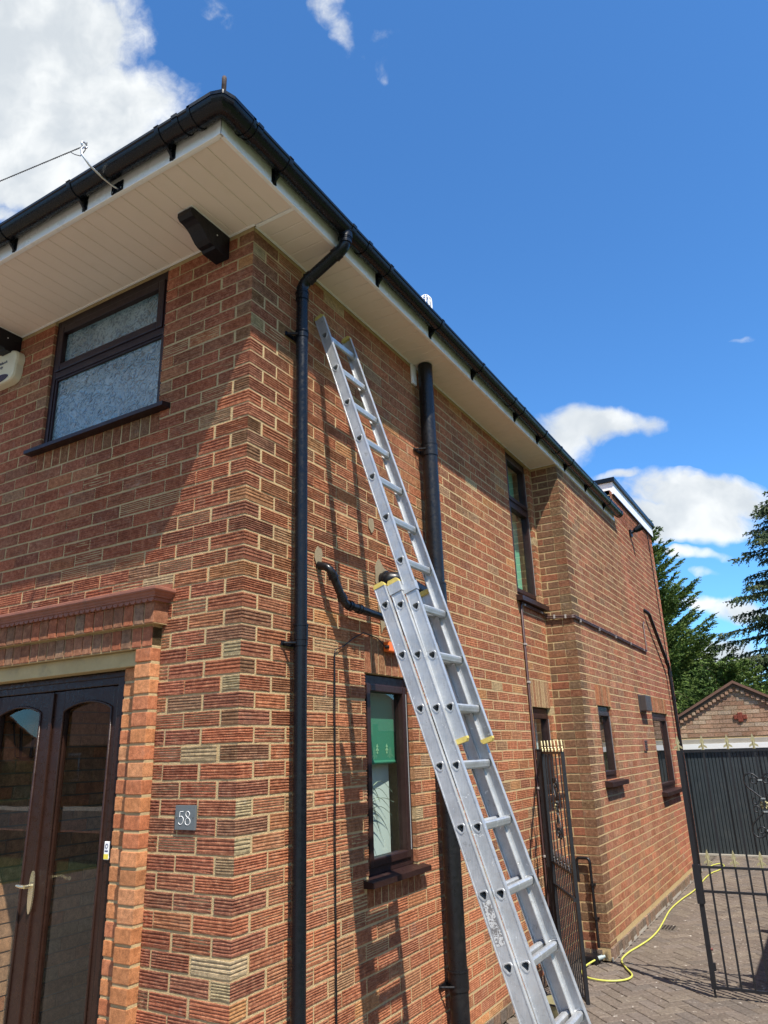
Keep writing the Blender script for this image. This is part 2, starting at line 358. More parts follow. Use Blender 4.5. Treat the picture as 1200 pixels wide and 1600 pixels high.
# ------------------------------------------------------------------ the house
HOUSE = thing('brick_house', 'two storey red brick house with white soffits, black gutters and dark brown windows', 'house')
X2, Y2, YF = .282, 4.42, 9.43       # the projecting rear bay: face, start, end
SOF = 4.508
def ZJ(k): return 4.335-.075*k
RIBS = 5; RV = True
def brick_geo(L, h=.065, depth=.07, style='ribbed', seed=0, segs=1, corner=None, plainfront=False):
    """local: x along the wall from 0, -y outward, z up from 0. corner=(Lfront, Lside): wraps the house corner at the origin"""
    R = random.Random(seed)
    if style == 'ribbed':
        prof = [(h, -depth), (h, -.0015)]
        NR = R.choice((4, 5, 5, 6)) if RV else RIBS; gd = R.uniform(.6, 1.08) if segs > 1 else .45
        pitch = h/NR
        for i in range(NR):
            zt = h-i*pitch-.0008; w = pitch*.46; j = R.uniform(-.0007, .0007)
            prof += [(zt-.0012+j, 0.0), (zt-w+j, -.0003)]
            if i < NR-1: prof += [(zt-w-.0014+j, -.0040*gd), (zt-pitch+.0006+j, -.0040*gd)]
        prof += [(0, -.002), (0, -depth)]
    elif style == 'upright':
        prof = None
    else:
        prof = [(h, -depth), (h, -.003), (h-.003, 0), (.003, 0), (0, -.003), (0, -depth)]
    jz = lambda: R.uniform(-.0007, .0007)
    def jd(d): return d+R.uniform(-.0010, .0008) if (d > -.01 and segs > 1) else d
    if corner:
        Lf, Ls = corner; st = []
        nf = max(1, int(segs*Lf/.215+.5)) if segs > 1 else 1; ns = max(1, int(segs*Ls/.215+.5)) if segs > 1 else 1
        for i in range(nf): st.append((-Lf+Lf*i/nf, 0, 0, -1))
        st.append((0, 0, 1, -1))
        for i in range(1, ns+1): st.append((0, Ls*i/ns, 1, 0))
    else:
        st = [(L*i/segs, 0, 0, -1) for i in range(segs+1)]
    V = []; n = len(prof)
    for (x, y, ox, oy) in st:
        for (z, d) in prof:
            d2 = jd(d); dy_ = (0.0 if (plainfront and d > -.01) else d2)
            V.append((x+ox*d2, y+oy*dy_, z+(jz() if segs > 1 and d > -.01 else 0)))
    F = []
    for i in range(len(st)-1):
        for j in range(n-1): F.append((i*n+j, i*n+j+1, (i+1)*n+j+1, (i+1)*n+j))
    F.append(tuple(range(n))[::-1]); F.append(tuple(range((len(st)-1)*n, len(st)*n)))
    return V, F
def upright_geo(w=.065, hgt=.215, depth=.07, seed=0):
    """soldier brick: the ribs run upwards"""
    V, F = brick_geo(hgt, w, depth, 'ribbed', seed, 1); V = [(x, y*1.0 if abs(y) < .01 else y, z) for x, y, z in V]
    # (x,y,z) -> x'=z, z'=x
    return [(z, y, x) for (x, y, z) in V], F
PAL = {
 'side': [((.35, .130, .064), 42), ((.31, .112, .057), 24), ((.35, .148, .070), 16), ((.28, .118, .060), 9), ((.31, .17, .090), 4), ((.40, .28, .15), 1.5), ((.40, .19, .08), 5)],
 'front': [((.30, .100, .055), 40), ((.27, .090, .051), 24), ((.28, .108, .060), 16), ((.24, .100, .058), 7), ((.27, .15, .088), 3), ((.38, .28, .16), 1.5), ((.34, .14, .070), 8)],
 'bay': [((.31, .125, .070), 36), ((.28, .110, .062), 24), ((.30, .15, .082), 16), ((.25, .13, .075), 10), ((.34, .16, .090), 8)],
 'ext': [((.34, .118, .070), 40), ((.31, .105, .062), 30), ((.29, .12, .072), 20)],
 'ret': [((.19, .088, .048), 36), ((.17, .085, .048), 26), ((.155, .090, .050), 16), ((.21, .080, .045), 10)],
 'corner': [((.33, .115, .060), 55), ((.27, .10, .058), 20), ((.28, .13, .075), 9), ((.42, .31, .18), 1.5), ((.40, .18, .08), 6)],
 'soldier': [((.23, .085, .042), 40), ((.19, .09, .045), 25), ((.27, .10, .045), 20), ((.25, .15, .085), 6)],
 'soldtan': [((.25, .14, .072), 40), ((.22, .11, .058), 25), ((.30, .19, .10), 15)],
 'quoin': [((.46, .185, .075), 40), ((.50, .22, .10), 22), ((.42, .15, .07), 20), ((.47, .29, .14), 10)],
 'head': [((.28, .12, .065), 40), ((.25, .13, .075), 25), ((.33, .11, .055), 20), ((.22, .13, .08), 12)],
 'porch': [((.50, .29, .17), 40), ((.44, .26, .16), 30), ((.52, .24, .13), 25), ((.42, .32, .21), 10)],
 'plinth': [((.20, .13, .09), 40), ((.16, .12, .09), 30), ((.23, .15, .11), 20)],
 'gar': [((.32, .20, .135), 40), ((.28, .165, .11), 30), ((.36, .26, .18), 20)],
}
BRICK_GAIN = 1.14
def pick(pal, R=random):
    t = PAL[pal]; r = R.uniform(0, sum(w for _, w in t))
    for c, w in t:
        r -= w
        if r <= 0: break
    k = R.uniform(.89, 1.11); j = R.uniform(.94, 1.06)
    k *= BRICK_GAIN; return (min(.9, c[0]*k*j), min(.8, c[1]*k), min(.7, c[2]*k/j), 1)

BR = []    # every brick: dict(kind, rot, loc, geo-args, col, mat)
def wall_bricks(name, o, rot, z_of, u0, u1, holes, pal, style='ribbed', start=lambda k: 0.0, ks=(-3, 58), ztop=9, zbot=0.0, flip=False, h=.0636, pitch=.225, palf=None, fill=False, kind='brick'):
    """o: origin; rot 0 -> u runs along +X (or -X with flip), outward -Y ; rot 90 -> u along +Y, outward +X"""
    for k in range(*ks):
        zt = z_of(k)-.0057; zb = zt-h
        if zb < zbot-.02 or zt > ztop+.03: continue
        zt2 = min(zt, ztop); zb2 = max(zb, zbot)
        if zt2-zb2 < .02: continue
        cuts = []; u = start(k)
        while u < u1:
            cuts.append((u+.0056, u+pitch-.0056)); u += pitch
        if fill and start(k) > u0+.02: cuts.insert(0, (u0, start(k)-.005))
        for (a, b) in cuts:
            a += random.uniform(-.0035, .0035); b += random.uniform(-.0035, .0035)
            a = max(a, u0); b = min(b, u1)
            segs = [(a, b)]
            for (ha, hb, hz0, hz1) in holes:
                if zb2 >= hz1-.012 or zt2 <= hz0+.012: continue
                ns = []
                for (p, q) in segs:
                    if q <= ha or p >= hb: ns.append((p, q)); continue
                    if p < ha-.012: ns.append((p, ha))
                    if q > hb+.012: ns.append((hb, q))
                segs = ns
            for (p, q) in segs:
                if q-p < .022: continue
                L = q-p; dz = random.uniform(-.0022, .0022)
                c = pick(palf(p, zb2) if palf else pal)
                if rot == 90: loc = (o[0], o[1]+p, zb2+dz)
                elif flip: loc = (o[0]-q, o[1], zb2+dz)
                else: loc = (o[0]+p, o[1], zb2+dz)
                BR.append(dict(wall=name, rot=rot, loc=loc, L=L, h=zt2-zb2, style=style, col=c, corner=None, kind=kind, push=random.uniform(-.0018, .0016)))
# openings: (u0,u1,z0,z1)
W1 = (1.055, 1.60, 1.10, 2.160); W2 = (3.70, 4.31, 3.045, 4.50); W3 = (3.82, 4.31, 1.33, 2.065)
SOL1 = (1.055, 1.60, 2.160, 2.385); SUB1 = (1.03, 1.62, .96, 1.10); SOL3 = (3.80, 4.33, 2.065, 2.31)
WF = (.655, 1.70, 3.585, 4.50); SUBF = (.64, 1.72, 3.435, 3.585)
DOOR = (.512, 2.264, -.1, 2.535)
B1 = (.50, 1.03, 1.40, 2.10); B2 = (3.08, 4.13, 1.155, 2.105)
SOLB1 = (.46, 1.05, 2.10, 2.31); SOLB2 = (3.06, 4.15, 2.105, 2.31)
odd = lambda k: k % 2 != 0
EVEN2 = lambda a, b: (lambda k: a if odd(k) else b)
wall_bricks('side_wall', (0, 0, 0), 90, ZJ, 0, Y2-.004, [W1, W2, W3, SOL1, SUB1, SOL3], 'side', start=EVEN2(.1125, .225), ztop=SOF-.003, zbot=.085)
wall_bricks('front_wall', (0, 0, 0), 0, ZJ, 0, 3.2, [WF, SUBF, DOOR], 'front', start=EVEN2(.225, .1125), ztop=SOF-.003, zbot=.0, flip=True)
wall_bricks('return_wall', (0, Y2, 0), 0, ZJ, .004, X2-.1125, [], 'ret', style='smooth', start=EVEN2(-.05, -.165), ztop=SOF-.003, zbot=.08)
for b in [b for b in BR if b['wall'] == 'return_wall' and odd(round((4.335-(b['loc'][2]+.035))/.075-.5))]: pass
palb = lambda u, z: 'ext' if (u > 2.42 and z > 2.0) or u > 3.6 else 'bay'
wall_bricks('bay_wall', (X2, Y2, 0), 90, ZJ, 0, YF-Y2-.1125, [B1, B2, SOLB1, SOLB2, (2.40, 9, 4.60, 9)][:4], 'bay', start=EVEN2(.1125, .225), ztop=4.60, zbot=.10, palf=palb)
wall_bricks('bay_wall', (X2, Y2, 0), 90, ZJ, 2.40, YF-Y2-.1125, [], 'ext', start=EVEN2(.1125, .225), ks=(-9, -3), ztop=4.93, zbot=4.555, palf=lambda u, z: 'ext')
BR = [b for b in BR if not (b['wall'] == 'bay_wall' and b['loc'][2] > 4.44 and b['loc'][1]+b['L'] < Y2+2.41)]
# corner bricks
for k in range(-3, 58):
    zt = ZJ(k)-.0057; zb = zt-.0636
    if zt > SOF-.003: zt = SOF-.003
    if zt-zb < .03: continue
    BR.append(dict(wall='front_wall', rot=0, loc=(0, 0, zb+random.uniform(-.001, .001)), L=.215, h=zt-zb, style='ribbed', col=pick('corner'), corner=(.2138, .1013) if odd(k) else (.1013, .2138), kind='brick', push=0))
    if zt > .125:
        zb = max(zb, .10); BR.append(dict(wall='bay_wall', rot=0, loc=(X2, Y2, zb), L=.215, h=zt-zb, style='ribbed', col=pick('ret'), corner=(.2775-.17, .215), kind='brick', push=0, plainfront=True))
# far corner of the bay
for k in range(-9, 58):
    zt = min(ZJ(k)-.005, 4.93); zb = ZJ(k)-.07
    if zt-zb < .03 or zb < .09: continue
    L = .1025
    BR.append(dict(wall='bay_wall', rot=90, loc=(X2, YF-L, zb), L=L, h=zt-zb, style='smooth', col=pick('ext'), corner=None, kind='brick', push=0))
# soldier courses over and under the windows
def soldiers(wall, o, rot, u0, u1, z0, z1, flip=False, pal='soldier', pitch=.0755, kind='soldier_brick', style='upright', push=.0, pushr=.0015):
    n = max(1, round((u1-u0)/pitch)); w = (u1-u0)/n
    for i in range(n):
        a = u0+i*w+.006; b = u0+(i+1)*w-.006
        if rot == 90: loc = (o[0], o[1]+a, z0+.005)
        elif flip: loc = (o[0]-b, o[1], z0+.005)
        else: loc = (o[0]+a, o[1], z0+.005)
        BR.append(dict(wall=wall, rot=rot, loc=loc, L=b-a, h=z1-z0-.01, style=style, col=pick(pal), corner=None, kind=kind, push=push+random.uniform(-pushr, pushr)))
soldiers('side_wall', (0, 0, 0), 90, *SOL1); soldiers('side_wall', (0, 0, 0), 90, *SOL3, pal='soldtan')
soldiers('side_wall', (0, 0, 0), 90, SUB1[0], SUB1[1], SUB1[2], 1.072)
soldiers('front_wall', (0, 0, 0), 0, SUBF[0], SUBF[1], SUBF[2], 3.556, flip=True)
soldiers('bay_wall', (X2, Y2, 0), 90, *SOLB1); soldiers('bay_wall', (X2, Y2, 0), 90, *SOLB2)
soldiers('side_wall', (0, 0, 0), 90, 0.0, Y2-.02, .0, .085, style='flatup', pal='plinth', pitch=.11, kind='plinth_brick', push=.004)
soldiers('bay_wall', (X2, Y2, 0), 90, .0, YF-Y2, .0, .10, style='flatup', pal='plinth', pitch=.11, kind='plinth_brick', push=.012)
soldiers('return_wall', (0, Y2, 0), 0, .0, X2-.07, .0, .085, style='flatup', pal='plinth', pitch=.11, kind='plinth_brick', push=.0)

# door surround: two stepped soldier courses, quoins and inner jambs
DC = -1.388          # door centre
def sur(b0, b1, y0, y1, z0, z1): # box brick in world coordinates
    BR.append(dict(wall='front_wall', rot=0, loc=(b0, y0, z0), L=b1-b0, h=z1-z0, style='block', dep=y1-y0, col=pick('quoin'), corner=None, kind='surround_brick', push=0))
for sgn in (1, -1):
    z = .0; k = 0
    while z < 2.24:
        zt = min(z+.0665, 2.245)
        # quoin: centre 0.745 from the door centre
        xq0, xq1 = DC+sgn*.770, DC+sgn*.874
        jit = random.uniform(-.003, .003)
        sur(min(xq0, xq1)+jit*.3, max(xq0, xq1)+jit*.3, -.056+jit, .04, z+.004, zt)
        sur(*(sorted((DC+sgn*.628, DC+sgn*.7655))), .006+random.uniform(-.001, .001), .058, z+.004, zt)
        z += .075; k += 1
def soldier_row(xa, xb, y0, y1, z0, z1, pitch=.0745):
    n = round((xb-xa)/pitch); w = (xb-xa)/n
    for i in range(n):
        j = random.uniform(-.002, .002)
        BR.append(dict(wall='front_wall', rot=0, loc=(xa+i*w+.004, y0+j, z0), L=w-.008, h=z1-z0, style='block', dep=y1-y0, col=pick('head'), corner=None, kind='surround_brick', push=0))
HW = .876
soldier_row(DC-HW, DC+HW, -.058, .05, 2.250, 2.346)
soldier_row(DC-HW-.037, DC+HW+.037, -.088, .05, 2.355, 2.458)

# split the bricks: the 300 that show largest are objects of their own
def centre(b):
    r = b['rot']; L = b['L']
    x, y, z = b['loc']
    return (x+L/2 if r == 0 else x, y+L/2 if r == 90 else y, z+b['h']/2)
def score(b):
    c = centre(b) if not b['corner'] else (b['loc'][0], b['loc'][1], b['loc'][2]+.03)
    p = px_of(c)
    if p is None or not (-10 < p[0] < 1210 and -10 < p[1] < 1610): return 0
    d = Vector(c)-CAMP; nrm = Vector((1, 0, 0)) if b['rot'] == 90 else Vector((0, -1, 0))
    cs = abs(d.normalized().dot(nrm)) if not b['corner'] else .7
    return b['L']*b['h']*cs/(p[2]**2)
WALLS = {}
def mortar_wall(name, o, rot, u0, u1, z0, z1, holes, flip=False, th=.20, mt='mortar', d0=-.0047):
    mb = MB(); us = sorted({u0, u1}|{min(max(h[i], u0), u1) for h in holes for i in (0, 1)})
    for a, b in zip(us, us[1:]):
        if b-a < 1e-4: continue
        zs = [(z0, z1)]
        for h in holes:
            if h[0] <= a+1e-5 and h[1] >= b-1e-5:
                ns = []
                for (p, q) in zs:
                    if q <= h[2] or p >= h[3]: ns.append((p, q)); continue
                    if p < h[2]: ns.append((p, h[2]))
                    if q > h[3]: ns.append((h[3], q))
                zs = ns
        for (p, q) in zs:
            if rot == 90: mb.box((o[0]+d0, o[1]+a, p), (o[0]-th, o[1]+b, q))
            elif flip: mb.box((o[0]-a, o[1]-d0, p), (o[0]-b, o[1]+th, q))
            else: mb.box((o[0]+a, o[1]-d0, p), (o[0]+b, o[1]+th, q))
    WALLS[name] = mb.build(name, M[mt], HOUSE); return WALLS[name]
g = lambda h: (h[0]-.003, h[1]+.003, h[2]-.003, h[3]+.003)
mortar_wall('side_wall', (0, 0, 0), 90, 2.2, Y2+.3, 0, 4.60, [g(W2), g(W3)], d0=-.0026)
mortar_wall('side_wall', (0, 0, 0), 90, .0061, 2.2, 0, 4.60, [g(W1)])
mortar_wall('front_wall', (0, 0, 0), 0, .0061, 7.5, 0, 4.60, [g(WF), (.62, 2.156, -1, 2.25)], flip=True)
mortar_wall('return_wall', (0, Y2, 0), 0, -.05, X2-.0062, 0, 4.60, [], d0=-.003)
mortar_wall('bay_wall', (X2, Y2, 0), 90, .0063, YF-Y2, 0, 4.60, [g(B1), g(B2)], mt='mortar', d0=-.0026)
mb = MB(); mb.box((X2-.0065, Y2+2.40, 4.60), (X2-.2, YF, 4.93)); mb.box((-6, YF, 0), (X2-.0065, YF-.02, 4.93)); mb.box((-7.5, .2, 0), (-7.3, YF, 4.6))
mb.build('rear_wall', M['mortar'], HOUSE)
soft = MB(); soft.box((X2+.012, Y2-.012, 0), (X2-.0, YF, .03)); 
soft.build('cement_fillet', M['concrete'], HOUSE)

cache = {}
def quant(b):
    segs = 4 if (Vector(b['loc'])-CAMP).length < 4.6 and b['style'] == 'ribbed' else 1
    return segs
def geo(b, seed, L=None):
    st = b['style']; L = L or b['L']; segs = quant(b)
    if st == 'block':
        key = ('blk', round(L, 3), round(b['h'], 3), round(b['dep'], 3))
        if key not in cache:
            m_ = MB(); m_.box((0, 0, 0), (L, b['dep'], b['h']), bev=.004); cache[key] = (m_.v, m_.f)
        return cache[key]
    if st in ('upright', 'flatup'):
        if st == 'upright': V, F = upright_geo(b['L'], b['h'], .07, seed)
        else:
            V, F = brick_geo(b['L'], b['h'], .07, 'smooth', seed, 1)
        return V, F
    return brick_geo(L, b['h'], .07, st, seed, segs, b['corner'], b.get('plainfront', False))
BRK = {'brick': [], 'soldier_brick': [], 'surround_brick': [], 'plinth_brick': []}
for b in BR: b['s'] = score(b); BRK[b['kind']].append(b)
meshes = {}
def shared_mesh(b):
    st = b['style']; v = random.randrange(9)
    if b['corner']: key = ('c', b['corner'], v, b.get('plainfront', False))
    else: key = (st, round(b['L'], 2 if st == 'ribbed' or st == 'smooth' else 3), round(b['h'], 3), v, b.get('dep'))
    if key not in meshes:
        V, F = geo(b, v+11); me = bpy.data.meshes.new(b['kind']); me.from_pydata(V, [], F); me.update()
        bm = bmesh.new(); bm.from_mesh(me); bmesh.ops.recalc_face_normals(bm, faces=bm.faces); bm.to_mesh(me); bm.free()
        me.materials.append(M['brick_o'] if st in ('ribbed', 'upright') else M['smooth_o'])
        if b['corner'] and not b.get('plainfront'):
            me.materials.append(M['brick_h']); sh_x = b['corner'][0] < b['corner'][1]
            for pl in me.polygons:
                c_ = pl.center
                if (c_.x < -.002 and c_.y < .02) if sh_x else (c_.y > .002 and c_.x > -.02): pl.material_index = 1
        meshes[key] = (me, b['L'])
    return meshes[key]
ROT90 = Matrix.Rotation(math.pi/2, 4, 'Z')
for kind, lst in BRK.items():
    lst.sort(key=lambda b: -b['s'])
    single = [b for b in lst[:300] if b['s'] > 0]; rest = lst[len(single):]
    for b in single:
        me, L0 = shared_mesh(b)
        o = bpy.data.objects.new(kind, me); C.objects.link(o); o.parent = WALLS[b['wall']]
        x, y, z = b['loc']; b['push'] *= (1 if quant(b) > 1 or b['kind'] != 'brick' else .25)
        if b['rot'] == 90: o.rotation_euler = (0, 0, math.pi/2); o.location = (x+b['push'], y, z)
        else: o.location = (x, y-b['push'], z)
        if b['style'] in ('ribbed', 'smooth') and not b['corner']: o.scale = (b['L']/L0, 1, 1)
        o.color = b['col']
    by = {}
    for b in rest: by.setdefault((b['wall'], b['style'] in ('ribbed', 'upright')), []).append(b)
    for (w, rib), bs in by.items():
        if not bs: continue
        for b in bs:
            if w != 'front_wall' and b['kind'] == 'brick' and quant(b) == 1: b['push'] *= .25
        Vs = []; Fs = []; Cs = []; n = 0
        for i, b in enumerate(bs):
            V, F = geo(b, i*7+3); x, y, z = b['loc']; pu = b['push']
            if b['rot'] == 90: V = [(x-q[1]+pu, y+q[0], z+q[2]) for q in V]
            else: V = [(x+q[0], y+q[1]-pu, z+q[2]) for q in V]
            Vs += V; Fs += [tuple(j+n for j in f) for f in F]; Cs += [b['col']]*len(F); n += len(V)
        mb = MB(); mb.v = Vs; mb.f = Fs; mb.c = Cs; mb.sm = [False]*len(Fs)
        o = mb.build(kind if kind != 'brick' else 'brick', M['brick_a'] if rib else M['smooth_a'], WALLS[w], attr=True)
        o['kind'] = 'stuff'

# ---- soffit, fascia, gutter, roof
FX, FY = .282, .567        # overhang on the side, on the front
random.seed(21)
soffit = MB(); soffit.box((-7.5, -FY+.004, SOF+.012), (FX-.004, 0.0, SOF+.03)); soffit.box((-.0, .001, SOF+.012), (FX-.004, Y2+2.35, SOF+.03))
SO = soffit.build('soffit', M['soffit'], HOUSE)
def board(x0, y0, x1, y1, along):
    m_ = MB()
    # tongue-and-groove board with a v joint: a chamfered slab
    c = .003; z0 = SOF; z1 = SOF+.011
    if along == 'y': poly = [(x0+.0008, y0, z1), (x0+.0008, y0, z0+c), (x0+c+.0015, y0, z0), (x1-c-.0015, y0, z0), (x1-.0008, y0, z0+c), (x1-.0008, y0, z1)]; m_.prism(poly, (0, y1-y0, 0))
    else: poly = [(x0, y0+.0008, z1), (x0, y0+.0008, z0+c), (x0, y0+c+.0015, z0), (x0, y1-c-.0015, z0), (x0, y1-.0008, z0+c), (x0, y1-.0008, z1)]; m_.prism(poly, (x1-x0, 0, 0))
    return m_
x = FX-.015; n = 0
while x > -2.75:
    board(x-.100, -FY+.020, x, -.004 if x-.1 < -.0 else -.002, 'y').build('soffit_board', M['soffit'], SO); x -= .100
m_ = MB()
while x > -7.4: b_ = board(x-.100, -FY+.02, x, -.004, 'y'); m_.add(b_.v, b_.f); x -= .1
m_.build('soffit_board', M['soffit'], SO)['kind'] = 'stuff'
y = .022
while y < Y2-.02:
    board(.006, y, FX-.015, min(y+.0945, Y2-.004), 'x').build('soffit_board', M['soffit'], SO); y += .0945
m_ = MB()
m_.box((-7.4, -.012, SOF-.004), (.012, .0, SOF+.002)); m_.box((.0, .012, SOF-.004), (.012, Y2, SOF+.002))
m_.box((.0125, .0, SOF-.004), (FX-.014, .020, SOF+.001)); m_.box((.013, Y2-.012, SOF-.004), (FX-.02, Y2-.001, SOF+.0015))
m_.build('soffit_trim', M['upvc'], SO)
FZ0, FZ1 = 4.494, 4.63
f = MB(); f.box((-7.5, -FY-.010, FZ0), (FX-.0, -FY+.010, FZ1), bev=.003); f.box((-7.5, -FY+.011, FZ0+.006), (FX-.02, -FY+.02, SOF-.001))
f.build('fascia', M['upvc'], HOUSE)
f = MB(); f.box((FX-.010, -FY+.012, FZ0), (FX+.010, Y2+2.40, FZ1), bev=.003); f.box((FX-.0145, -FY+.02, FZ0+.006), (FX-.0105, Y2, SOF-.001))
f.build('fascia', M['upvc'], HOUSE)
f = MB(); f.box((FX-.014, -FY-.0125, FZ0-.002), (FX+.0125, -FY-.0102, FZ1)); f.box((FX+.0102, -FY-.0125, FZ0-.002), (FX+.0125, -FY+.028, FZ1))
f.build('fascia_corner', M['upvc'], HOUSE)
for i in range(14):
    m_ = MB(); xx = .18-.44*i; m_.tube([(xx, -FY-.010, FZ0+.028), (xx, -FY-.0125, FZ0+.028)], .0055, 8); m_.build('screw_cap', M['upvc'], HOUSE)
    m_ = MB(); yy = -.42+.46*i; m_.tube([(FX+.010, yy, FZ0+.028), (FX+.0125, yy, FZ0+.028)], .0055, 8); m_.build('screw_cap', M['upvc'], HOUSE)
# gutter: a deep half-round profile swept along the eaves with a mitred corner
GW, GZ = .106, 4.600
def gut_prof(off=0.0, closed=True):
    P_ = []; n = 22
    for i in range(n+1):
        a = math.pi*(1-i/n); P_.append((GW/2+.006+(GW/2+off)*math.cos(a), -(.057+off)*math.sin(a)))
    return P_
def gutter_solid(name, path, outs, prof_o, prof_i, mt, parent, smooth=True):
    """path: plan points, outs: unit-ish outward offsets per point"""
    V = []; pr = prof_o+prof_i[::-1]; n = len(pr)
    for p, o in zip(path, outs):
        for (d, z) in pr: V.append((p[0]+o[0]*d, p[1]+o[1]*d, GZ+z))
    F = []
    for i in range(len(path)-1):
        for j in range(n): F.append((i*n+j, i*n+(j+1) % n, (i+1)*n+(j+1) % n, (i+1)*n+j))
    F.append(tuple(range(n))[::-1]); F.append(tuple(range((len(path)-1)*n, len(path)*n)))
    m_ = MB(); m_.add(V, F, smooth=False); o = m_.build(name, mt, parent); return o
bx0, by0 = FX+.0105, -FY-.0105
lip = [(GW+.006, .004), (GW+.010, .004), (GW+.010, -.008), (GW+.006, -.012)]
po = gut_prof(.0); pi_ = gut_prof(-.0035)
ROUND = [(math.sin(math.pi/2*i/12), -math.cos(math.pi/2*i/12)) for i in range(13)]
pp = [(-7.5, by0)]+[(bx0, by0)]*4+[(bx0, Y2+2.42)]; ROUND = [(.34, -1), (.80, -.84), (.84, -.80), (1, -.34)]; oo = [(0, -1)]+ROUND+[(1, 0)]
G = gutter_solid('gutter', pp, oo, po[:-2]+[(GW+.004, -.014), (GW+.010, -.010), (GW+.010, .004), (GW+.004, .004)], pi_, M['black_pvc'], HOUSE)
def gband(pts, outs, off=.005, name='gutter_union'):
    gutter_solid(name, pts, outs, gut_prof(off)[:-1]+[(GW+.014, -.012), (GW+.014, .008), (GW+.004, .008)], gut_prof(off-.0048), M['black_pvc'], G)
for yc in (-.43, .40, .575, 3.03-.05, 4.28-.02, 6.80): gband([(bx0, yc-.018), (bx0, yc+.018)], [(1, 0), (1, 0)])
for xc in (.10, -3.2): gband([(xc-.018, by0), (xc+.018, by0)], [(0, -1), (0, -1)])
gband([(bx0-.11, by0)]+[(bx0, by0)]*4+[(bx0, by0+.11)], [(0, -1)]+ROUND+[(1, 0)], .006, 'gutter_corner')
for q_ in (-.10, ): gband([(bx0+q_-.008, by0), (bx0+q_+.008, by0)], [(0, -1)]*2, .011, 'gutter_corner_bead'); gband([(bx0, by0-q_-.008), (bx0, by0-q_+.008)], [(1, 0)]*2, .011, 'gutter_corner_bead')
# end cap
m_ = MB(); e = [(bx0+d, Y2+2.421, GZ+z) for d, z in gut_prof(.004)]; m_.prism(e, (0, .012, 0)); m_.build('gutter_end', M['black_pvc'], G)
def gclip(at, ax):
    m_ = MB(); w = .013
    arc = gut_prof(.0055)[1:]+[(GW+.016, .002), (GW+.010, .011), (GW+.003, .008)]
    ins = gut_prof(.0005)[1:]+[(GW+.011, .003), (GW+.009, .006), (GW+.004, .005)]
    poly = arc+ins[::-1]
    tri = [(.0, -.02), (.045, -.057), (.03, -.069), (.0, -.104)]
    def T3(d, z, t): return (bx0+d, at+t, GZ+z) if ax == 'y' else (at+t, by0-d, GZ+z)
    n = len(arc)
    for i in range(n-1):
        q = [arc[i], arc[i+1], ins[i+1], ins[i]]
        m_.prism([T3(d, z, -w) for d, z in q], (0, 2*w, 0) if ax == 'y' else (2*w, 0, 0))
    m_.prism([T3(d, z, -.006) for d, z in tri], (0, .012, 0) if ax == 'y' else (.012, 0, 0))
    back = [(.0, -.018), (.0045, -.018), (.0045, -.100), (.0, -.100)]
    m_.prism([T3(d, z, -.018) for d, z in back], (0, .036, 0) if ax == 'y' else (.036, 0, 0))
    m_.build('gutter_bracket', M['black_pvc'], G)
for yc in (-.19, .83, 1.55, 2.275, 3.20, 3.80, 4.67, 5.45, 6.25): gclip(yc, 'y')
for xc in (-.02, -.667, -1.272, -1.95, -2.7): gclip(xc, 'x')
# roof with hipped corner
def roof():
    pit = math.tan(math.radians(30)); m_ = MB()
    ov = .035; x1 = FX+.01+ov; y0 = -FY-.01-ov; zb = GZ+.006; n = 16; st = .29
    xw = -7.5; yb = Y2+2.40
    for i in range(n):
        a = i*st; b = (i+1)*st+.03; za = zb+a*pit; zc = zb+b*pit-.0
        t = .022
        # front slope course
        P_ = [(xw, y0+a, za), (x1-a, y0+a, za), (x1-b, y0+b, zc), (xw, y0+b, zc)]
        m_.add([(p[0], p[1], p[2]+t) for p in P_]+[(xw, y0+a, za-.0), (x1-a, y0+a, za)], [(0, 1, 2, 3), (4, 5, 1, 0)])
        P_ = [(x1-a, y0+a, za), (x1-a, yb, za), (x1-b, yb, zc), (x1-b, y0+b, zc)]
        m_.add([(p[0], p[1], p[2]+t) for p in P_]+[(x1-a, y0+a, za), (x1-a, yb, za)], [(0, 1, 2, 3), (4, 5, 1, 0)])
    m_.box((xw, .2, 4.601), (-.1, Y2+2.3, 4.62))
    rf = m_.build('roof', M['rooftile'], HOUSE, fix=False)
    # hip tiles
    for i in range(1, 12):
        a = i*.30; p = Vector((x1-a*.72-.02, y0+a*.72+.02, zb+(a*.72)*pit+.03)); d = Vector((-.72, .72, .72*pit))*.34
        h = MB(); h.tube([p, p+d], [.085, .075], 10); h.build('hip_tile', M['rooftile'], rf)
    c = MB(); c.box((-3.3, 3.2, 5.0), (-2.3, 4.4, 7.75), bev=.01); c.build('chimney', M['smooth_wall'] if 'smooth_wall' in M else M['tile'], rf)
    return rf
ROOF = roof()
# hip iron scroll at the corner
m_ = MB(); P_ = []
for i in range(15):
    a = -0.4+i*.27; r = .045-.0016*i; P_.append((.245+.012*math.cos(a)*1.2, -.525-.012*math.cos(a), 4.86+r*math.sin(a)*1.0))
P_ = [(.23, -.51, 4.66), (.245, -.525, 4.78), (.262, -.542, 4.835), (.270, -.550, 4.862), (.262, -.542, 4.885), (.245, -.525, 4.890), (.232, -.512, 4.872), (.238, -.518, 4.850)]
m_.tube(P_, .0115, 8); m_.build('hip_iron', simple('rusty_iron', (.05, .03, .025), .8, var=.4, scale=50), ROOF)
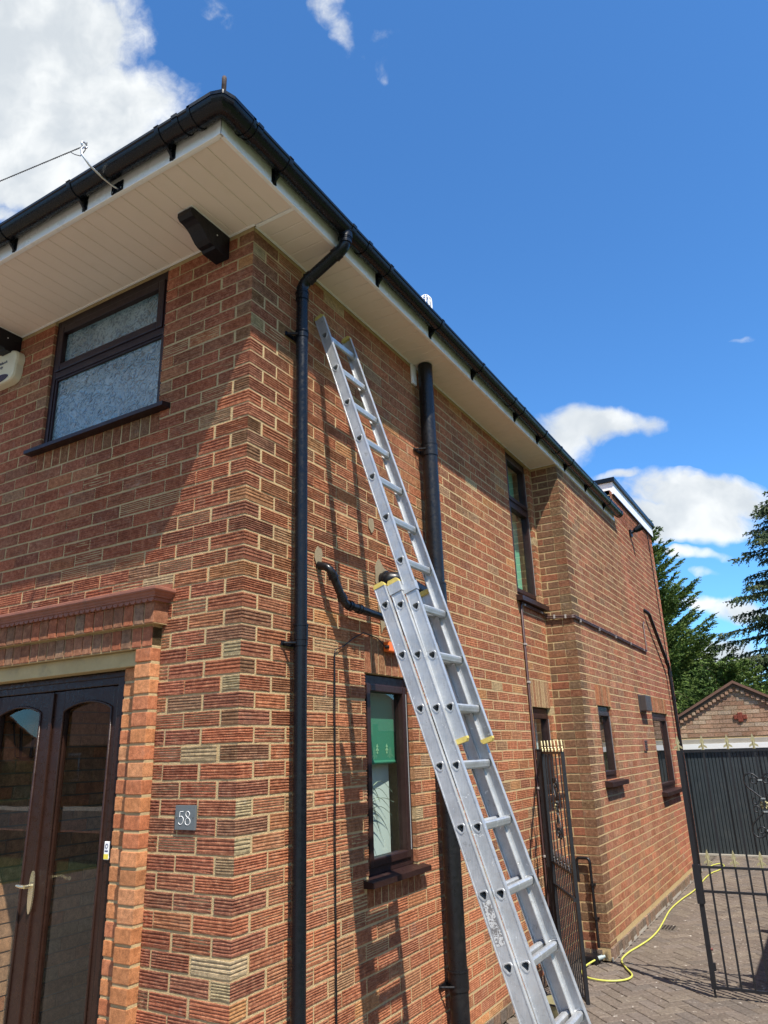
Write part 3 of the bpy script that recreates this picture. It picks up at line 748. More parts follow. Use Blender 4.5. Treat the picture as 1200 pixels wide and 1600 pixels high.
# chimney cowl: white wire cage on a pot
COWL = thing('chimney_cowl', 'white wire bird guard cowl peeking over the side gutter', 'chimney cowl', (-2.9, 6.6, 0))
m_ = MB()
q = Vector((0, 0, 0)); cx0, cy0, cz0 = -1.02, 4.24, 6.60
for i in range(12):
    a = i/12*2*math.pi; r = .075
    m_.tube([(cx0+r*math.cos(a), cy0+r*math.sin(a), cz0), (cx0+r*math.cos(a), cy0+r*math.sin(a), cz0+.27), (cx0+.04*math.cos(a), cy0+.04*math.sin(a), cz0+.32)], .006, 5)
for z_, r in ((.0, .075), (.13, .076), (.27, .076), (.32, .04)):
    m_.tube([(cx0+r*math.cos(t*.5236), cy0+r*math.sin(t*.5236), cz0+z_) for t in range(13)], .006, 5)
m_.build('cage', M['white'], COWL)
m_ = MB(); m_.tube([(cx0, cy0, 5.3), (cx0, cy0, cz0-.08), (cx0, cy0, cz0)], [.08, .08, .11], 16); m_.build('pot', M['white'], COWL)

# flat roof part over the rear bay
m_ = MB(); m_.box((-4.5, 6.93, 4.905), (X2+.028, 6.955, 5.075)); m_.box((X2+.006, 6.9555, 4.905), (X2+.028, YF+.06, 5.075)); m_.build('flat_roof_fascia', M['upvc'], HOUSE)
m_ = MB(); m_.box((-4.5, 6.90, 5.076), (X2+.06, YF+.10, 5.135), bev=.004); m_.box((X2+.0285, 6.92, 4.892), (X2+.0005, YF+.05, 4.9045)); m_.build('flat_roof_edge', M['black_pvc'], HOUSE)
m_ = MB(); m_.box((-4.5, 6.96, 4.62), (X2-.21, YF, 4.93)); m_.build('rear_wall', M['mortar_grey'], HOUSE)

# ---- windows
class Fr:
    def __init__(s, o, rot, flip=False): s.o = o; s.rot = rot; s.flip = flip
    def P(s, u, z, d):
        x, y, zz = s.o
        if s.rot == 90: return (x+d, y+u, zz+z)
        return (x-u, y-d, zz+z) if s.flip else (x+u, y-d, zz+z)
    def box(s, mb, a, b, bev=0.0): return mb.box(s.P(*a), s.P(*b), bev=bev)
FS, FFr, FB = Fr((0, 0, 0), 90), Fr((0, 0, 0), 0, True), Fr((X2, Y2, 0), 90)
def rect_frame(mb, fr, u0, u1, z0, z1, w, d0, d1, bev=.004, wt=None, wb=None):
    wt = wt or w; wb = wb or w
    fr.box(mb, (u0, z0, d0), (u0+w, z1, d1), bev); fr.box(mb, (u1-w, z0, d0), (u1, z1, d1), bev)
    fr.box(mb, (u0+w-.001, z1-wt, d0+.0006), (u1-w+.001, z1, d1-.0006), bev); fr.box(mb, (u0+w-.001, z0, d0+.0006), (u1-w+.001, z0+wb, d1-.0006), bev)
def pane(fr, u0, u1, z0, z1, d, mt, parent, th=.006):
    m_ = MB(); p = [fr.P(u0, z0, d), fr.P(u1, z0, d), fr.P(u1, z1, d), fr.P(u0, z1, d)]
    if th: fr.box(m_, (u0, z0, d-th), (u1, z1, d))
    else: m_.add(p, [(3, 2, 1, 0) if fr.flip else (0, 1, 2, 3)])
    return m_.build('pane', mt, parent, fix=bool(th))
def sill(fr, u0, u1, z0, z1, d, mt, parent):
    m_ = MB(); P_ = [(u0, z0, -.06), (u0, z0, d), (u0, z1-.012, d), (u0, z1, -.02), (u0, z1, -.06)]
    a = [fr.P(*q) for q in P_]; b = Vector(fr.P(u1, 0, 0))-Vector(fr.P(u0, 0, 0)); m_.prism(a, b)
    return m_.build('sill', mt, parent)
# front upper window with obscure glass
u0, u1, z0, z1 = WF
m_ = MB(); rect_frame(m_, FFr, u0+.002, u1-.002, z0+.003, z1+.004, .035, -.085, -.020, wt=.055)
FFr.box(m_, (u0+.036, 4.075, -.084), (u1-.036, 4.125, -.021), .004)
wn = m_.build('window', M['frame'], HOUSE)
m_ = MB(); rect_frame(m_, FFr, u0+.034, u1-.034, 4.120, 4.448, .052, -.075, -.010, .007); m_.build('top_sash', M['frame'], wn)
m_ = MB(); rect_frame(m_, FFr, u0+.036, u1-.036, 3.60, 4.078, .016, -.05, -.028, .004); m_.build('glazing_bead', M['frame'], wn)
pane(FFr, u0+.07, u1-.07, 4.16, 4.41, -.042, M['obscure'], wn, 0); pane(FFr, u0+.045, u1-.045, 3.60, 4.08, -.044, M['obscure'], wn, 0)
sill(FFr, .565, 1.775, 3.553, 3.588, .055, M['frame'], wn)
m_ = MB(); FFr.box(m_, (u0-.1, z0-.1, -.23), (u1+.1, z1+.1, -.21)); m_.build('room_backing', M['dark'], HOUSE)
# side ground floor window with the blind
def side_window(fr, op, mullion=None, transom=None, frame=.045, mt='frame2', dd=-.03, casement=True, wt=.055):
    u0, u1, z0, z1 = op; m_ = MB()
    rect_frame(m_, fr, u0+.002, u1-.002, z0+.002, z1-.002, frame, dd-.065, dd, wt=wt)
    if transom: fr.box(m_, (u0+frame, transom-.02, dd-.064), (u1-frame, transom+.02, dd-.001), .004)
    w = m_.build('window', M[mt], HOUSE)
    parts = [(z0+frame, (transom-.02) if transom else z1-wt)]
    if transom: parts.append((transom+.02, z1-wt))
    for (a, b) in parts:
        m_ = MB(); rect_frame(m_, fr, u0+frame-.004, u1-frame+.004, a-.002, b+.002, .042, dd-.05, dd+.012, .006); m_.build('sash', M[mt], w)
        pane(fr, u0+frame+.03, u1-frame-.03, a+.03, b-.03, dd-.022, M['glass'], w, 0)
        m_ = MB(); fr.box(m_, (u1-frame-.0055, a+.04, dd+.0125), (u1-frame-.001, b-.04, dd+.0150)); m_.build('weather_seal', simple_seal, w)
    return w
simple_seal = simple('grey_seal', (.32, .33, .33), .4)
w1 = side_window(FS, W1); sill(FS, 1.00, 1.655, 1.062, 1.102, .055, M['frame2'], w1)
w2 = side_window(FS, W2, transom=3.98); sill(FS, 3.66, 4.40, 2.99, 3.045, .06, M['frame2'], w2)
w3 = side_window(FS, W3, frame=.034); sill(FS, 3.78, 4.36, 1.29, 1.33, .05, M['frame2'], w3)
w4 = side_window(FB, B1); sill(FB, .44, 1.10, 1.345, 1.40, .07, M['frame2'], w4)
w5 = side_window(FB, B2); sill(FB, 3.02, 4.20, 1.10, 1.155, .07, M['frame2'], w5)

for (w_, fr_, a, b, c, d, dd_, nm, cl) in ((w2, FS, W2[0]+.06, W2[1]-.05, 3.10, 4.44, -.13, 'curtain', (.16, .46, .30)), (w3, FS, W3[0]+.05, W3[1]-.05, W3[2]+.04, W3[3]-.05, -.12, 'net_curtain', (.55, .64, .62)), (w4, FB, B1[0]+.05, B1[1]-.05, B1[2]+.04, B1[3]-.05, -.14, 'net_curtain', (.42, .50, .36)), (w5, FB, B2[0]+.05, B2[0]+.5, B2[2]+.04, B2[3]-.05, -.16, 'curtain', (.30, .28, .24))):
    m_ = MB(); n = 16; V = []
    for i in range(n*3+1):
        t = i/(n*3); u = a+(b-a)*t; q = dd_-.02+.014*math.sin(t*n*2*math.pi)
        V += [fr_.P(u, c, q), fr_.P(u, d, q)]
    m_.add(V, [(2*i, 2*i+2, 2*i+3, 2*i+1) for i in range(n*3)], smooth=True); m_.build(nm, simple(nm+str(dd_), cl, .9), w_, fix=False)
# rooms behind the panes
m_ = MB()
m_.box((-7.2, .25, 2.45), (-.22, 9.3, 2.62)); m_.box((-7.2, .25, -.02), (-.22, 9.3, .02)); m_.box((-2.6, 1.9, 0), (-.21, 1.98, 4.5)); m_.box((-2.6, .9, .03), (-2.5, 9.2, 4.5))
m_.box((-2.4, 3.4, 0), (-.21, 3.5, 4.5)); m_.box((-2.4, 5.6, 0), (X2-.21, 5.7, 4.5)); m_.box((-.205, 4.64, 0), (-.21, 4.70, 4.5))
m_.build('room', M['plaster'], HOUSE)
m_ = MB()
m_.box((-.103, 1.075, 1.672), (-.100, 1.59, 2.12)); m_.tube([(-.102, 1.08, 1.672), (-.102, 1.59, 1.672)], .011, 8)
BL = m_.build('roller_blind', M['green'], w1)
m_ = MB()
for uu in (1.22, 1.33, 1.44):
    for (dz, s_) in ((.065, .013), (.045, .019), (.03, .010)):
        m_.add([(-.0985, uu-s_, 1.70+dz-.006), (-.0985, uu, 1.70+dz-.012), (-.0985, uu+s_, 1.70+dz-.006), (-.0985, uu, 1.70+dz+.012)], [(0, 1, 2, 3)])
m_.build('blind_print', simple('blind_print_pale', (.25, .45, .25), .7), w1)
m_ = MB(); m_.prism([(-.19, 1.30, 1.145), (-.15, 1.54, 1.145), (-.15, 1.54, 1.99), (-.19, 1.30, 1.99)], (-.02, .0, 0)); m_.build('inner_door', M['panelw'], w1)
m_ = MB(); m_.box((-.50, 1.03, 1.07), (-.11, 1.62, 1.105), bev=.006); m_.build('inner_sill', simple('red_brown_sill', (.10, .035, .025), .4), w1)
m_ = MB(); m_.box((-.30, 1.885, 1.2), (-1.05, 1.898, 2.02)); m_.build('inner_door', M['panelw'], w1)
m_ = MB(); m_.box((-.145, 1.33, 1.106), (-.115, 1.41, 1.140), bev=.006); tag(m_.build('ornament_box', M['white']), 'small white box on the inner sill of the green blind window', 'box')
# spider plant
PL = thing('spider_plant', 'spider plant with arching pale leaves behind the window under the green blind', 'plant', (-.20, 1.20, 1.106))
def leaf(mb, base, ang, L, up, droop, w=.006):
    pts = []; n = 9
    for i in range(n+1):
        t = i/n; r = L*t; z_ = up*math.sin(min(1, t*1.25)*math.pi*.5)-droop*t*t*1.0
        pts.append(Vector((base[0]+math.cos(ang)*r*.45, base[1]+math.sin(ang)*r, base[2]+z_)))
    s = Vector((-math.sin(ang), math.cos(ang)*.5, 0)).normalized()
    V = []; F = []
    for i, p in enumerate(pts):
        ww = w*(1-(i/n)**1.6)+.0007; V += [p-s*ww, p+Vector((0, 0, -.0025)), p+s*ww]
    for i in range(n): F += [(3*i, 3*i+1, 3*i+4, 3*i+3), (3*i+1, 3*i+2, 3*i+5, 3*i+4)]
    mb.add(V, F)
random.seed(5)
for i in range(34):
    m_ = MB(); a = random.uniform(0, 2*math.pi) if i % 2 else random.uniform(.6, 2.3)
    leaf(m_, (-.155, 1.20, 1.36+random.uniform(-.03, .02)), a, random.uniform(.14, .32), random.uniform(.12, .28), random.uniform(.05, .30)); m_.build('leaf', M['leaf'], PL)
m_ = MB(); m_.tube([(-.19, 1.20, 1.106), (-.19, 1.20, 1.22), (-.19, 1.20, 1.24)], [.045, .065, .068], 14); m_.build('pot', M['dark'], PL)
m_ = MB(); m_.tube([(-.19, 1.20, 1.24), (-.16, 1.20, 1.37)], [.012, .016], 8); m_.build('stem', M['leaf'], PL)

# ---- front door, porch
DY = .058
dl, dr = DC-.628, DC+.628
m_ = MB()
for a, b in ((dl, dl+.103), (dr-.103, dr)):
    m_.box((a, DY, 0), (b, DY+.08, 2.165), bev=.004)
    m_.box((a+.001, DY-.008, 0), (a+.045, DY+.002, 2.163), bev=.003) if a == dl else m_.box((b-.045, DY-.008, 0), (b-.001, DY+.002, 2.163), bev=.003)
m_.box((dl+.102, DY+.0007, 2.098), (dr-.102, DY+.079, 2.165), bev=.004); m_.box((dl+.044, DY-.007, 2.135), (dr-.044, DY+.0015, 2.163), bev=.003)
DF = m_.build('door_frame', M['door'], HOUSE)
def leafdoor(xa, xb, sta, stb):
    """panel door with one tall arched light"""
    zt = 2.094; zb_ = .01; ya, yb = DY+.014, DY+.054
    ga, gb = xa+sta, xb-stb; zc = 1.992; rise = .042; n = 16
    m_ = MB()
    m_.box((xa, ya, zb_), (ga, yb, zt), bev=.003); m_.box((gb, ya, zb_), (xb, yb, zt), bev=.003); m_.box((ga-.001, ya+.0008, zb_), (gb+.001, yb-.0008, .28), bev=.003)
    arch = [(ga+(gb-ga)*i/n, zc+rise*math.sin(math.pi*i/n)**.8) for i in range(n+1)]
    poly = [(x_, ya+.0008, z_) for x_, z_ in arch]
    for i in range(n):
        q = [poly[i], poly[i+1], (poly[i+1][0], ya+.0008, zt), (poly[i][0], ya+.0008, zt)]; m_.prism(q, (0, yb-ya-.0016, 0))
    d = m_.build('door', M['door'], HOUSE)
    m_ = MB(); m_.add([(ga-.01, ya+.022, .25), (gb+.01, ya+.022, .25), (gb+.01, ya+.022, 2.06), (ga-.01, ya+.022, 2.06)], [(0, 1, 2, 3)]); m_.build('pane', M['doorglass'], d, fix=False)
    m_ = MB(); pts = [(ga+.003, ya-.001, .285)]+[(min(max(x_, ga+.003), gb-.003), ya-.001, z_-.004) for x_, z_ in arch]+[(gb-.003, ya-.001, .285)]
    m_.tube(pts+[pts[0]], .007, 6); m_.build('glazing_bead', M['door'], d)
leafdoor(dl+.105, DC-.003, .045, .090); leafdoor(DC+.003, dr-.105, .090, .045)
m_ = MB(); m_.box((DC-.010, DY+.002, .02), (DC+.014, DY+.0135, 2.088), bev=.003); m_.build('meeting_bead', M['door'], DF)
# handle
HX = DC+.008
m_ = MB(); pl = []
for i in range(24):
    a = i/24*2*math.pi; pl.append((HX+.019*math.cos(a), DY+.0015, 1.115+.098*math.sin(a)*(1 if True else 1)))
m_.prism(pl, (0, -.008, 0)); m_.tube([(HX, DY-.004, 1.145), (HX, DY-.045, 1.145)], .009, 10)
m_.tube([(HX, DY-.044, 1.145), (HX-.02, DY-.048, 1.146), (HX-.060, DY-.045, 1.148)], [.009, .009, .007], 8)
m_.tube([(HX, DY+.002, 1.07), (HX, DY+.001, 1.07)], .007, 8)
m_.build('door_handle', M['brass'], DF)
m_ = MB(); m_.tube([(DC+.055, DY+.10, 1.175), (DC+.085, DY+.11, 1.178), (DC+.13, DY+.105, 1.168), (DC+.16, DY+.10, 1.172)], [.007, .007, .008, .009], 8); m_.tube([(DC+.055, DY+.05, 1.175), (DC+.055, DY+.105, 1.175)], .008, 8); m_.build('door_handle', M['brass'], DF)
# sticker on the frame
SX = dr-.082; SYY = DY-.0005
ST = thing('door_sticker', 'white and yellow security sticker on the dark door frame', 'sticker', (SX, SYY, 1.31))
m_ = MB(); m_.box((SX-.019, SYY, 1.285), (SX+.016, SYY-.006, 1.365), bev=.003); m_.build('label', M['white'], ST)
m_ = MB(); m_.box((SX-.0175, SYY-.0061, 1.288), (SX+.0145, SYY-.0066, 1.310)); m_.build('yellow_band', M['yellow'], ST)
m_ = MB()
ring = [(SX-.001+.009*math.cos(t*.5236), SYY-.0068, 1.345+.009*math.sin(t*.5236)) for t in range(13)]; m_.tube(ring, .0014, 5)
m_.box((SX-.013, SYY-.0062, 1.320), (SX+.010, SYY-.0066, 1.326)); m_.build('emblem', M['navy'], ST)
# lintel and cornice
m_ = MB(); m_.box((DC-.768, -.022, 2.168), (DC+.768, .14, 2.2445), bev=.004); m_.build('lintel', M['ochre'], HOUSE)
m_ = MB(); m_.box((DC-.872, -.050, .0), (DC-.772, .04, 2.2445)); m_.box((DC+.772, -.050, .0), (DC+.872, .04, 2.2445))
m_.box((DC-.764, .010, .0), (DC-.632, .056, 2.166)); m_.box((DC+.632, .010, .0), (DC+.764, .056, 2.166)); m_.box((DC-.872, -.052, 2.2455), (DC+.872, .04, 2.353)); m_.box((DC-.908, -.082, 2.3535), (DC+.908, .04, 2.46))
m_.build('surround_mortar', M['mortar'], HOUSE)
# moulded cornice swept round its ends, with scalloped tiles below
def sweep(path, outs, prof, mt, name, parent):
    V = []; n = len(prof)
    for p, o_ in zip(path, outs):
        for (d, z) in prof: V.append((p[0]+o_[0]*d, p[1]+o_[1]*d, z))
    F = [(i*n+j, i*n+(j+1) % n, (i+1)*n+(j+1) % n, (i+1)*n+j) for i in range(len(path)-1) for j in range(n)]+[tuple(range(n))[::-1], tuple(range((len(path)-1)*n, len(path)*n))]
    m_ = MB(); m_.add(V, F); return m_.build(name, mt, parent)
xe = .913; yb_ = -.09
path = [(DC-xe, .0), (DC-xe, yb_), (DC+xe, yb_), (DC+xe, .0)]; outs = [(-1, 0), (-1, -1), (1, -1), (1, 0)]
CO = sweep(path, outs, [(-.2, 2.476), (.022, 2.476), (.024, 2.484), (.030, 2.488), (.034, 2.496), (.044, 2.502), (.047, 2.508), (.047, 2.520), (.040, 2.524), (-.2, 2.530)][1:-1]+[(-.05, 2.535), (-.05, 2.476)], M['tile'], 'cornice', HOUSE)
m_ = MB(); m_.prism([(DC-xe-.04, -.12, 2.524), (DC+xe+.04, -.12, 2.524), (DC+xe+.02, .0, 2.556), (DC-xe-.02, .0, 2.556)], (0, .001, -.02)); m_.build('cornice_weathering', M['tile'], CO)
n = 44; w = (2*xe+.02)/n
for i in range(n):
    xa = DC-xe-.01+i*w; m_ = MB(); a = [(xa+w/2+w*.5*math.cos(math.pi*j/6), -.106, 2.4765-.022*math.sin(math.pi*j/6)) for j in range(7)]
    m_.prism(a, (0, .014, 0)); m_.build('scallop_tile', M['tile'], CO)
m_ = MB(); m_.box((DC-xe-.012, -.100, 2.459), (DC+xe+.012, .0, 2.4755)); m_.build('cornice_bed', M['tile'], CO)
# porch inside
random.seed(77)
m_ = MB(); m_.box((DC-.80, .21, -.02), (DC-.74, 2.4, 2.44)); m_.box((DC+.74, .21, -.02), (DC+.80, 2.4, 2.44)); m_.box((DC-.74, 2.34, -.02), (DC+.74, 2.4, 2.44)); m_.box((DC-.74, .15, -.02), (DC+.74, 2.34, .02)); m_.box((DC-.74, .15, 2.42), (DC+.74, 2.34, 2.445))
m_.build('porch_wall', M['mortar_grey'], HOUSE)
pb = MB()
for k in range(32):
    for j in range(11):
        ya = .16+j*.225-(.1125 if k % 2 else 0); yb_ = ya+.215
        if yb_ < .2: continue
        b_ = MB(); pb.box((DC-.741, max(ya, .155), .03+k*.075), (DC-.730, min(yb_, 2.33), .095+k*.075), col=pick('porch'))
    for j in range(8):
        xa = DC-.73+j*.225-(.1125 if k % 2 else 0); pb.box((max(xa, DC-.728), 2.331, .03+k*.075), (min(xa+.215, DC+.73), 2.342, .095+k*.075), col=pick('porch'))
o = pb.build('porch_brick', M['smooth_a'], HOUSE, attr=True); o['kind'] = 'stuff'
# lantern hanging in the porch
LX, LY, LZ = -2.02, .37, 1.97
LT = thing('porch_lantern', 'dark lantern hanging inside the porch behind the door glass', 'lantern', (LX, LY, LZ-.2))
m_ = MB(); m_.tube([(LX, LY, LZ+.12), (LX, LY, LZ+.09), (LX, LY, LZ+.02), (LX, LY, LZ-.01)], [.008, .03, .085, .10], 6, smooth=False); m_.tube([(LX, LY, LZ+.12), (LX, LY, 2.42)], .004, 6); m_.build('cap', M['iron'], LT)
m_ = MB()
for i in range(6):
    a = i/6*2*math.pi; m_.tube([(LX+.085*math.cos(a), LY+.085*math.sin(a), LZ-.01), (LX+.055*math.cos(a), LY+.055*math.sin(a), LZ-.20)], .005, 5)
m_.tube([(LX, LY, LZ-.20), (LX, LY, LZ-.22)], [.06, .02], 6); m_.build('cage', M['iron'], LT)

# ------------------------------------------------------------------ pipes and fittings on the walls
def arcpts(p0, p1, p2, n=6, r=.05):
    """polyline corner p1 rounded"""
    p0, p1, p2 = map(Vector, (p0, p1, p2)); a = p1+(p0-p1).normalized()*r; b = p1+(p2-p1).normalized()*r
    return [a*(1-t)*(1-t)+p1*2*t*(1-t)+b*t*t for t in [i/n for i in range(n+1)]]
# downpipe
DPY, DPX, PR = .362, .062, .0335
DP = thing('downpipe', 'black plastic rainwater downpipe with a swan neck near the house corner', 'downpipe', (DPX, DPY, 0))
m_ = MB(); m_.tube([(DPX, DPY, .10), (DPX, DPY, 4.30)], PR, 20); m_.build('pipe', M['black_pvc'], DP)
ox = FX+.012+GW/2+.004; oy = DPY+.02
top = [(ox, oy, GZ-.05), (ox, oy, 4.50)]
m_ = MB()
neck = [Vector((ox, oy, 4.545))]+arcpts((ox, oy, 4.56), (ox, oy, 4.475), (DPX+.03, DPY, 4.335), 6, .045)+arcpts((ox, oy, 4.475), (DPX, DPY, 4.318), (DPX, DPY, 4.1), 6, .045)+[Vector((DPX, DPY, 4.22))]
m_.tube(neck, PR, 20); m_.build('swan_neck', M['black_pvc'], DP)
def collar(p, ax, r, L, parent, mt, name='collar'):
    p = Vector(p); ax = Vector(ax).normalized(); m_ = MB(); m_.tube([p-ax*L/2, p+ax*L/2], r, 20); m_.tube([p+ax*(L/2-.006), p+ax*(L/2+.002)], r+.0025, 20)
    return m_.build(name, mt, parent)
dn = (Vector((DPX, DPY, 4.318))-Vector((ox, oy, 4.475))).normalized()
collar((ox, oy, 4.545), (0, 0, 1), PR+.010, .045, DP, M['black_pvc'], 'outlet'); collar((ox, oy, 4.505), (0, 0, 1), PR+.0045, .03, DP, M['black_pvc'])
collar(Vector((ox, oy, 4.475))+dn*.062, dn, PR+.0045, .035, DP, M['black_pvc']); collar(Vector((DPX, DPY, 4.318))-dn*.062, dn, PR+.0045, .035, DP, M['black_pvc'])
collar((DPX, DPY, 4.235), (0, 0, 1), PR+.0045, .05, DP, M['black_pvc'])
def pclip(x, y, z, r, parent, mt, side=-1, name='clip', L=.026):
    m_ = MB(); m_.tube([(x, y, z-L/2), (x, y, z+L/2)], r+.0035, 20)
    m_.box((.004, y-r-.048, z-.012), (.012, y+r+.03, z+.012), bev=.003)
    m_.box((.008, y-r-.045, z-.007), (x, y-r-.030, z+.007), bev=.002) if False else None
    m_.box((.006, y-.014, z-.010), (x, y+.014, z+.010))
    m_.tube([(.010, y-r-.036, z), (.018, y-r-.036, z)], .006, 8); m_.tube([(.010, y-r-.036, z), (x, y-r-.002, z)], .007, 8)
    return m_.build(name, mt, parent)
for z_ in (3.975, 2.247, .62): pclip(DPX, DPY, z_, PR, DP, M['black_pvc'])
collar((DPX, DPY, 2.300), (0, 0, 1), PR+.0045, .075, DP, M['black_pvc']); collar((DPX, DPY, 4.0), (0, 0, 1), PR+.002, .01, DP, M['black_pvc'])
# soil pipe
SPY, SPX, SR = 1.875, .083, .055
SP = thing('soil_pipe', 'thick black soil pipe running up behind the ladder into the soffit', 'soil pipe', (SPX, SPY, 0))
m_ = MB(); m_.tube([(SPX, SPY, .02), (SPX, SPY, 2.74), (SPX, SPY, 4.50)], SR, 24); m_.build('pipe', M['black_old'], SP)
for z_ in (3.80, .43): pclip(SPX, SPY, z_, SR, SP, M['black_old'])
collar((SPX, SPY, .455), (0, 0, 1), SR+.006, .10, SP, M['black_old']); collar((SPX, SPY, 3.80), (0, 0, 1), SR+.005, .09, SP, M['black_old']); collar((SPX, SPY, 2.70), (0, 0, 1), SR+.009, .22, SP, M['black_old'], 'branch_collar')
m_ = MB(); m_.box((.001, SPY-.085, 4.34), (.018, SPY-.02, SOF-.006), bev=.003); m_.build('packing_strip', M['upvc'], SP)
# toilet waste branch
m_ = MB(); m_.tube([(.0, 1.275, 2.735), (.05, 1.275, 2.735)]+[tuple(p) for p in arcpts((.05, 1.275, 2.735), (.10, 1.30, 2.735), (.10, 1.80, 2.69), 6, .05)]+[(.095, 1.83, 2.685)], .050, 20)
WB = m_.build('branch_pipe', M['black_old'], SP)
m_ = MB(); m_.tube([(.03, 1.275, 2.735), (.045, 1.275, 2.735)], .058, 20); m_.tube([(.1, 1.42, 2.728), (.1, 1.45, 2.725)], .0565, 20); m_.build('collar', M['black_old'], SP)
# waste pipe from bathroom, bend then sloping towards the soil pipe
WP = thing('waste_pipe', 'short black waste pipe that bends down and slopes behind the ladder', 'waste pipe', (.08, .63, 2.68))
a0 = Vector((.0, .600, 2.70)); a1 = Vector((.075, .600, 2.675)); a2 = Vector((.085, .727, 2.497)); a3 = Vector((.085, 1.83, 2.450))
m_ = MB(); m_.tube([a0]+arcpts(a0, a1, a2, 5, .035)+arcpts(a1, a2, a3, 5, .03)+[a3], .0215, 16); m_.build('pipe', M['black_old'], WP)
for p, ax in ((a1+(a2-a1).normalized()*.045, a2-a1), (a2-(a2-a1).normalized()*.04, a2-a1), (a2+(a3-a2).normalized()*.045, a3-a2), (a2+(a3-a2).normalized()*.14, a3-a2)):
    collar(p, ax, .0262, .028, WP, M['black_old'])
# cement patches
def patch(y, z, sy, sz, seed, x=.0):
    R = random.Random(seed); n = 14; poly = []
    for i in range(n):
        a = 2*math.pi*i/n; k = R.uniform(.75, 1.2); poly.append((x+.0018, y+sy*k*math.cos(a), z+sz*k*math.sin(a)))
    m_ = MB(); m_.prism(poly, (.0028, 0, 0)); return m_.build('cement_patch', M['cement'], WALLS['side_wall'])
patch(.60, 2.735, .035, .075, 1); patch(1.262, 2.76, .075, .10, 2); patch(1.26, 2.57, .04, .14, 3); patch(1.165, 3.07, .035, .055, 4); patch(1.80, 3.05, .03, .05, 5)
# orange box and its thin lead
OB = thing('junction_box', 'small orange plastic box on the soldier course above the green blind window', 'junction box', (.03, 1.32, 2.33))
m_ = MB(); m_.box((.004, 1.262, 2.300), (.045, 1.42, 2.358), bev=.006); m_.build('body', M['orange'], OB)
m_ = MB(); m_.tube([(.045, 1.264, 2.325), (.02, 1.254, 2.325)], .010, 10); m_.build('cable_gland', M['black_old'], OB)
CB = thing('thin_cable', 'thin black cable looping from the orange box down the brick wall', 'cable', (.01, .73, 0))
m_ = MB(); m_.tube([(.025, 1.258, 2.322), (.012, 1.235, 2.345), (.010, 1.18, 2.372), (.010, 1.03, 2.385), (.010, .93, 2.345), (.010, .82, 2.285), (.010, .745, 2.262), (.009, .735, 2.235), (.009, .727, 1.9), (.010, .732, 1.62), (.009, .720, 1.40), (.010, .724, .9), (.009, .718, .3), (.009, .72, .1)], .0033, 6); m_.build('lead', M['black_old'], CB)
m_ = MB(); m_.tube([(.010, .739, 2.232), (.009, .735, 1.62), (.009, .730, 1.2), (.010, .728, .1)], .0022, 6); m_.build('lead', M['black_old'], CB)
# brown cables clipped round the bay
BC = thing('brown_conduit', 'brown twin cable with white clips running round the projecting bay', 'cable', (.02, 3.72, 0))
runs = [[(.014, 3.722, .25), (.014, 3.722, 2.945), (.014, 3.74, 2.965), (.014, 4.33, 2.955), (.02, 4.395, 2.945)],
        [(.014, 4.398, 2.93), (.05, 4.405, 2.922), (X2-.02, 4.405, 2.905), (X2+.015, 4.41, 2.905), (X2+.014, 4.45, 2.905), (X2+.014, 7.64, 2.885), (X2+.014, 7.69, 2.90), (X2+.014, 7.70, 3.25), (X2+.014, 7.78, 3.29)]]
for r_ in runs:
    for off in (0, .017):
        m_ = MB(); m_.tube([(p[0]+(.0 if True else 0), p[1]+(off if r_ is runs[0] and i < 2 else 0), p[2]+(off if not (r_ is runs[0] and i < 2) else 0)) for i, p in enumerate(r_)], .0075, 8); m_.build('cable', M['brown_cable'], BC)
for p in [(.02, 3.73, 2.60), (.02, 3.73, 2.27), (.02, 3.73, 1.40), (.02, 3.73, .88), (.02, 3.80, 2.965), (.02, 4.27, 2.96)]:
    m_ = MB(); m_.box((p[0]-.014, p[1]-.018, p[2]-.008), (p[0]+.008, p[1]+.022, p[2]+.010), bev=.003); m_.build('clip', M['clipgrey'], BC)
for p in [(.10, 4.41, 2.925), (.21, 4.41, 2.915)]:
    m_ = MB(); m_.box((p[0]-.009, p[1]-.016, p[2]-.014), (p[0]+.009, p[1]+.004, p[2]+.024), bev=.003); m_.build('clip', M['clipgrey'], BC)
for y_ in (4.60, 5.3, 6.0, 6.75, 7.50):
    m_ = MB(); m_.box((X2+.002, y_-.007, 2.878), (X2+.0235, y_+.007, 2.912), bev=.003); m_.build('clip', M['clipgrey'], BC)
# far pipe on the bay
FP = thing('rear_waste_pipe', 'black waste pipe slanting then dropping down at the far end of the rear wall', 'waste pipe', (X2+.05, 9.0, 0))
b0 = Vector((X2+.0, 7.93, 3.49)); b1 = Vector((X2+.055, 7.98, 3.44)); b2 = Vector((X2+.055, 8.93, 2.78)); b3 = Vector((X2+.055, 8.93, .05))
m_ = MB(); m_.tube([b0]+arcpts(b0, b1, b2, 4, .03)+arcpts(b1, b2, b3, 5, .05)+[b3], .024, 14); m_.build('pipe', M['black_old'], FP)
collar(b2+(b1-b2).normalized()*.1, b1-b2, .029, .05, FP, M['black_old']); collar(b2-Vector((0, 0, .1)), (0, 0, 1), .029, .05, FP, M['black_old']); collar((b3.x, b3.y, 2.33), (0, 0, 1), .030, .03, FP, M['black_old'], 'clip')
